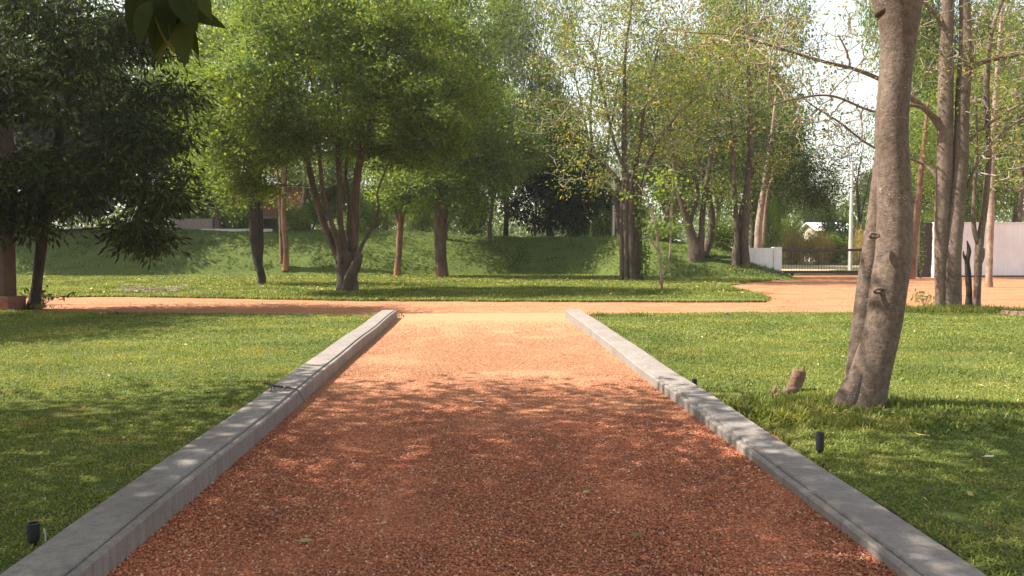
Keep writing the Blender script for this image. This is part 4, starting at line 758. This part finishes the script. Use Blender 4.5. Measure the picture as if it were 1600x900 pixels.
# ------------------------------------------------------------------ small things
M['black'] = plain('black_powder_coat', (.022, .024, .027), .4, .2, 20, .05); M['lens'] = plain('lamp_glass', (.05, .055, .06), .15, .1, 20, 0)
def spike(u, v, z, h, r, label):
    c = G(u, v, z); t = thing('garden_light', label, 'garden light', (c[0], c[1], z), 'garden spike lights beside the kerbs')
    mb = MB(); mb.lathe([(.001, -.1), (.012, -.1), (.014, .02), (.001, .02)], 10); mb.build('spike', M['black'], t)
    mb = MB(); mb.lathe([(.001, .02), (r * .8, .02), (r, .035), (r, h - .01), (r * 1.06, h - .008), (r * 1.06, h), (r * .85, h), (r * .83, h - .012), (.001, h - .012)], 20); hs_ = mb.build('housing', M['black'], t)
    mb = MB(); mb.lathe([(.001, h - .0115), (r * .82, h - .0115), (r * .82, h - .02)], 20); mb.build('lens', M['lens'], hs_); return t
spike(1281, 709, .03, .165, .03, 'black cylinder light in the grass beside the right kerb, near the leaning trunk')
spike(53, 852, .03, .12, .03, 'small black cylinder light beside the near end of the left kerb')
spike(1085, 606, .03, .1, .028, 'small dark light just peeping over the right kerb, halfway along')
spike(590, 500, .03, .15, .03, 'small dark light at the far end of the left kerb')
c = G(70, 846, .03); mb = MB(); mb.tube(smoothline([(c[0], c[1], 0), (c[0] + .004, c[1], .06), (c[0] - .004, c[1], .1)], 8), .005, 6); tag(mb.build('cable_stub', M['wall']), 'short white cable end standing beside the black light at the left kerb', 'cable')
c = G(1135, 494); mb = MB()
mb.lathe([(.001, 0), (.05, 0), (.062, .02), (.055, .055), (.03, .075), (.001, .08)], 9, (c[0], c[1], .0)); mb.lathe([(.001, 0), (.035, 0), (.04, .02), (.02, .045), (.001, .05)], 7, (c[0] + .07, c[1] + .02, 0)); tag(mb.build('dark_stone', M['black']), 'small black stone at the far edge of the right lawn', 'stone')
# cut stump with a dead root
c = G(1243, 614); t = thing('tree_stump', 'broken brown wood stump with a dead root in the grass left of the leaning trunk', 'stump', (c[0], c[1], 0))
M['stump'] = bark_mat('stump_wood', (.13, .07, .045), (.30, .19, .12), None, 9, .8)
q = P(1252, 582, c[1]) - np.array((c[0], c[1], 0)); mb = MB(); mb.tube([(-.03, 0, -.05), (-.02, 0, .05), (q[0] * .4, .01, q[2] * .7), (q[0] * .7, .01, q[2] * 1.1)], [.10, .08, .072, .07], 16, wob=.1, seed=5); mb.tube([(q[0] * .7 + .04, .02, q[2] * .8), (q[0] * .7 + .045, .02, q[2] * 1.3)], [.035, .012], 7, wob=.1); mb.build('stub', M['stump'], t, True)
e = G(1182, 645) - c; mb = MB(); mb.tube(smoothline([(0, 0, .02), (e[0] * .3, e[1] * .35, .07), (e[0] * .6, e[1] * .6, .06), (e[0], e[1], .02)], 14), np.linspace(.05, .02, 14), 8, wob=.1, seed=8)
k = G(1208, 628) - c; mb.tube([(k[0], k[1], .04), (k[0] + .01, k[1], .12), (k[0] + .03, k[1], .17)], [.035, .025, .008], 7); mb.build('dead_root', M['stump'], t, True)
# brick edging at the far right
a, b_ = G(1566, 493), G(1640, 500); mb = MB(); d = b_ - a; L = np.linalg.norm(d); d /= L; nn = np.array((-d[1], d[0], 0)); n = int(L / .24); o_ = thing('brick_edging', 'low edging of weathered bricks at the right edge beyond the lawn', 'edging', a)
for i in range(n):
    mb = MB(); mb.box((0, -.06, -.05), (.22, .06, .13 + .01 * (i % 3 - 1)), .01); k = mb.build('brick', plain('weathered_brick', (.22, .13, .10), .9), o_); k.location = Vector(d * .235 * i); k.rotation_euler = (0, 0, math.atan2(d[1], d[0]) + .02 * (i % 2))
# brush pile on the far lawn
c = G(240, 458); mb = MB()
for i in range(130):
    p = c + np.array((rng.normal(0, .5), rng.normal(0, .25), .03 + abs(rng.normal(0, .1)))); e = p + np.array((rng.normal(0, .3), rng.normal(0, .2), rng.normal(0, .07))); mb.tube([p, (p + e) / 2 + (0, 0, .03), e], [.012, .01, .004], 4)
tag(mb.build('brush_pile', M['twig']), 'small heap of dry clippings on the far lawn at the left', 'brush pile')
# weed by the mango tree foot and a thin weed on the red soil
def weed(u, v, n, hgt, lsz, lm, label, wd=.25):
    c = G(u, v); mb = MB(); t = thing('weed', label, 'weed', c)
    tips = np.stack((rng.normal(0, wd, n), rng.normal(0, wd * .7, n), hgt * rng.uniform(.4, 1, n)), -1)
    for q in tips: mb.tube([(0, 0, -.03), q * (.4, .4, .7), q], [.008, .006, .003], 4, cap=False)
    mb.build('stems', M['twig'], t); k = np.repeat(np.arange(n), 9); vv, f = leafmesh(tips[k] * rng.uniform(.6, 1.05, (len(k), 1)) + rng.normal(0, .05, (len(k), 3)), lsz, .4, .2); mb = MB(); mb.add(vv, t=f); mb.build('foliage', lm, t)
weed(68, 475, 12, .4, .17, M['leaf_dark'], 'small weed at the foot of the dark left tree', .3)
weed(1445, 478, 14, .42, .11, M['leaf_olive'], 'sparse weed on the red soil left of the fused trunks', .3)
# fallen leaves
def fallen(u, v, L, col, ang, label, z=.03, curl=.25):
    c = G(u, v, z); mb = MB(); k = 9; rows = []
    for t in np.linspace(0, 1, k):
        wd = L * .27 * math.sin(math.pi * t ** .8) if 0 < t < 1 else .001; zz = curl * L * (t - .5) ** 2 * 1.4
        rows += [(L * (t - .5), -wd, zz + wd * .45), (L * (t - .5), 0, zz), (L * (t - .5), wd, zz + wd * .35)]
    i0 = np.arange(k - 1)[:, None] * 3; mb.add(rows, np.vstack((i0 + np.array((0, 1, 4, 3)), i0 + np.array((1, 2, 5, 4))))); mb.tube([(-L * .5, 0, curl * L * .35), (-L * .72, .01, curl * L * .3)], .0022, 4)
    o = mb.build('fallen_leaf', plain('fallen_leaf_colour', col, .55, .25, 30, .1)); o.location = (c[0], c[1], z); o.rotation_euler = (.1, -.05, ang)
    tag(o, label, 'leaf', 'leaves fallen on the drive and lawn')
fallen(478, 846, .085, (.26, .25, .09), .1, 'pale green fallen leaf at the front of the gravel drive, left side'); fallen(995, 837, .075, (.10, .15, .03), .2, 'dark green fallen leaf at the front of the gravel drive, right side')
fallen(916, 769, .065, (.24, .26, .14), .9, 'small grey green fallen leaf in the middle right of the gravel drive'); fallen(748, 629, .1, (.5, .42, .28), .1, 'pale dry fallen leaf at the shade line on the gravel drive')
fallen(1438, 681, .1, (.62, .50, .12), 2.2, 'curled yellow fallen leaf in the grass right of the leaning trunk', .09, .6); fallen(1546, 714, .09, (.5, .45, .3), .3, 'pale dry fallen leaf on the right lawn near the frame edge', .08); fallen(600, 817, .05, (.42, .3, .18), 1.2, 'small tan fallen leaf in the front middle of the gravel drive')
n = 700; x = rng.uniform(-16, 14, n); y = rng.uniform(25, 43, n); k = inpoly(x, y, far_lawn); x, y = x[k], y[k]; v, f = leafmesh(np.stack((x, y, np.full(len(x), .1)), -1), .13, .5, 0, np.stack((rng.normal(0, 1, len(x)), rng.normal(0, 1, len(x)), 0 * x), -1), .3, 1.5); mb = MB(); mb.add(v, t=f)
n = 40; x, y = TB[0] + rng.normal(-.1, .35, n), TB[1] + rng.normal(-.12, .2, n); v, f = leafmesh(np.stack((x, y, np.full(n, .07)), -1), .06, .45, 0, np.stack((rng.normal(0, 1, n), rng.normal(0, 1, n), 0 * x), -1), .4, 1.2); mb.add(v, t=f)
for poly, x0, x1 in ((left_lawn, -11, -2.2), (right_lawn, 2.5, 13)):
    n = 240; x, y = rng.uniform(x0, x1, n), rng.uniform(4, 19, n); k = inpoly(x, y, poly); x, y = x[k], y[k]
    v, f = leafmesh(np.stack((x, y, np.full(len(x), .055)), -1), .055, .5, 0, np.stack((rng.normal(0, 1, len(x)), rng.normal(0, 1, len(x)), 0 * x), -1), .4, 1.2); mb.add(v, t=f)
tag(mb.build('leaf_litter', M['leaf_dry']), 'scattered small dry leaves on the lawns', 'leaf litter', kind='stuff')
# lizard resting on the left kerb
zt = .172; c = G(447, 610, zt); c = np.array((-1.97, c[1], zt))
J = [(0, 0, .035, .016), (-.075, .01, .047, .012), (-.108, .012, .056, .013), (-.142, .012, .05, .006), (.055, -.005, .028, .014), (.10, -.012, .02, .008), (.15, -.025, .012, .005), (.185, -.035, -.03, .004), (.21, -.045, -.075, .0025),
     (-.055, -.028, .03, .006), (-.05, -.045, .003, .004), (-.068, -.05, .002, .0035), (-.055, .042, .03, .006), (-.05, .06, .003, .004), (-.068, .065, .002, .0035), (.055, -.034, .028, .007), (.035, -.05, .004, .004), (.018, -.055, .002, .0035), (.055, .028, .028, .007), (.035, .045, .004, .004), (.018, .05, .002, .0035)]
E = [(0, 1), (1, 2), (2, 3), (0, 4), (4, 5), (5, 6), (6, 7), (7, 8), (1, 9), (9, 10), (10, 11), (1, 12), (12, 13), (13, 14), (4, 15), (15, 16), (16, 17), (4, 18), (18, 19), (19, 20)]
me = bpy.data.meshes.new('lizard'); me.from_pydata([j[:3] for j in J], E, []); lz = obj('lizard', me, plain('lizard_skin', (.075, .06, .04), .6, .5, 60, .4)); lz.location = c; lz.scale = (1.2, 1.2, 1.3)
sk = lz.modifiers.new('skin', 'SKIN'); sk.use_smooth_shade = True
for i, j in enumerate(J): me.skin_vertices[0].data[i].radius = (j[3], j[3])
me.skin_vertices[0].data[0].use_root = True; sb = lz.modifiers.new('sub', 'SUBSURF'); sb.levels = sb.render_levels = 2
tag(lz, 'brown lizard resting on top of the left kerb with its tail over the edge', 'lizard')

# the humid air between the camera and the far trees
bm = bmesh.new(); bmesh.ops.create_cube(bm, size=1)
for v in bm.verts: v.co = Vector((v.co.x * 1900, 700 + v.co.y * 2100, 14 + v.co.z * 32))
me = bpy.data.meshes.new('haze'); bm.to_mesh(me); bm.free()
hm = bpy.data.materials.new('haze_air'); hm.use_nodes = True; nt = hm.node_tree; nt.nodes.remove(nt.nodes['Principled BSDF'])
pv = nt.nodes.new('ShaderNodeVolumePrincipled'); pv.inputs['Color'].default_value = (.93, .95, 1, 1); pv.inputs['Density'].default_value = .00042; pv.inputs['Anisotropy'].default_value = .3
nt.links.new(pv.outputs[0], nt.nodes['Material Output'].inputs['Volume'])
tag(obj('haze', me, hm), 'thin pale humid haze between the lawn and the far trees', kind='stuff')
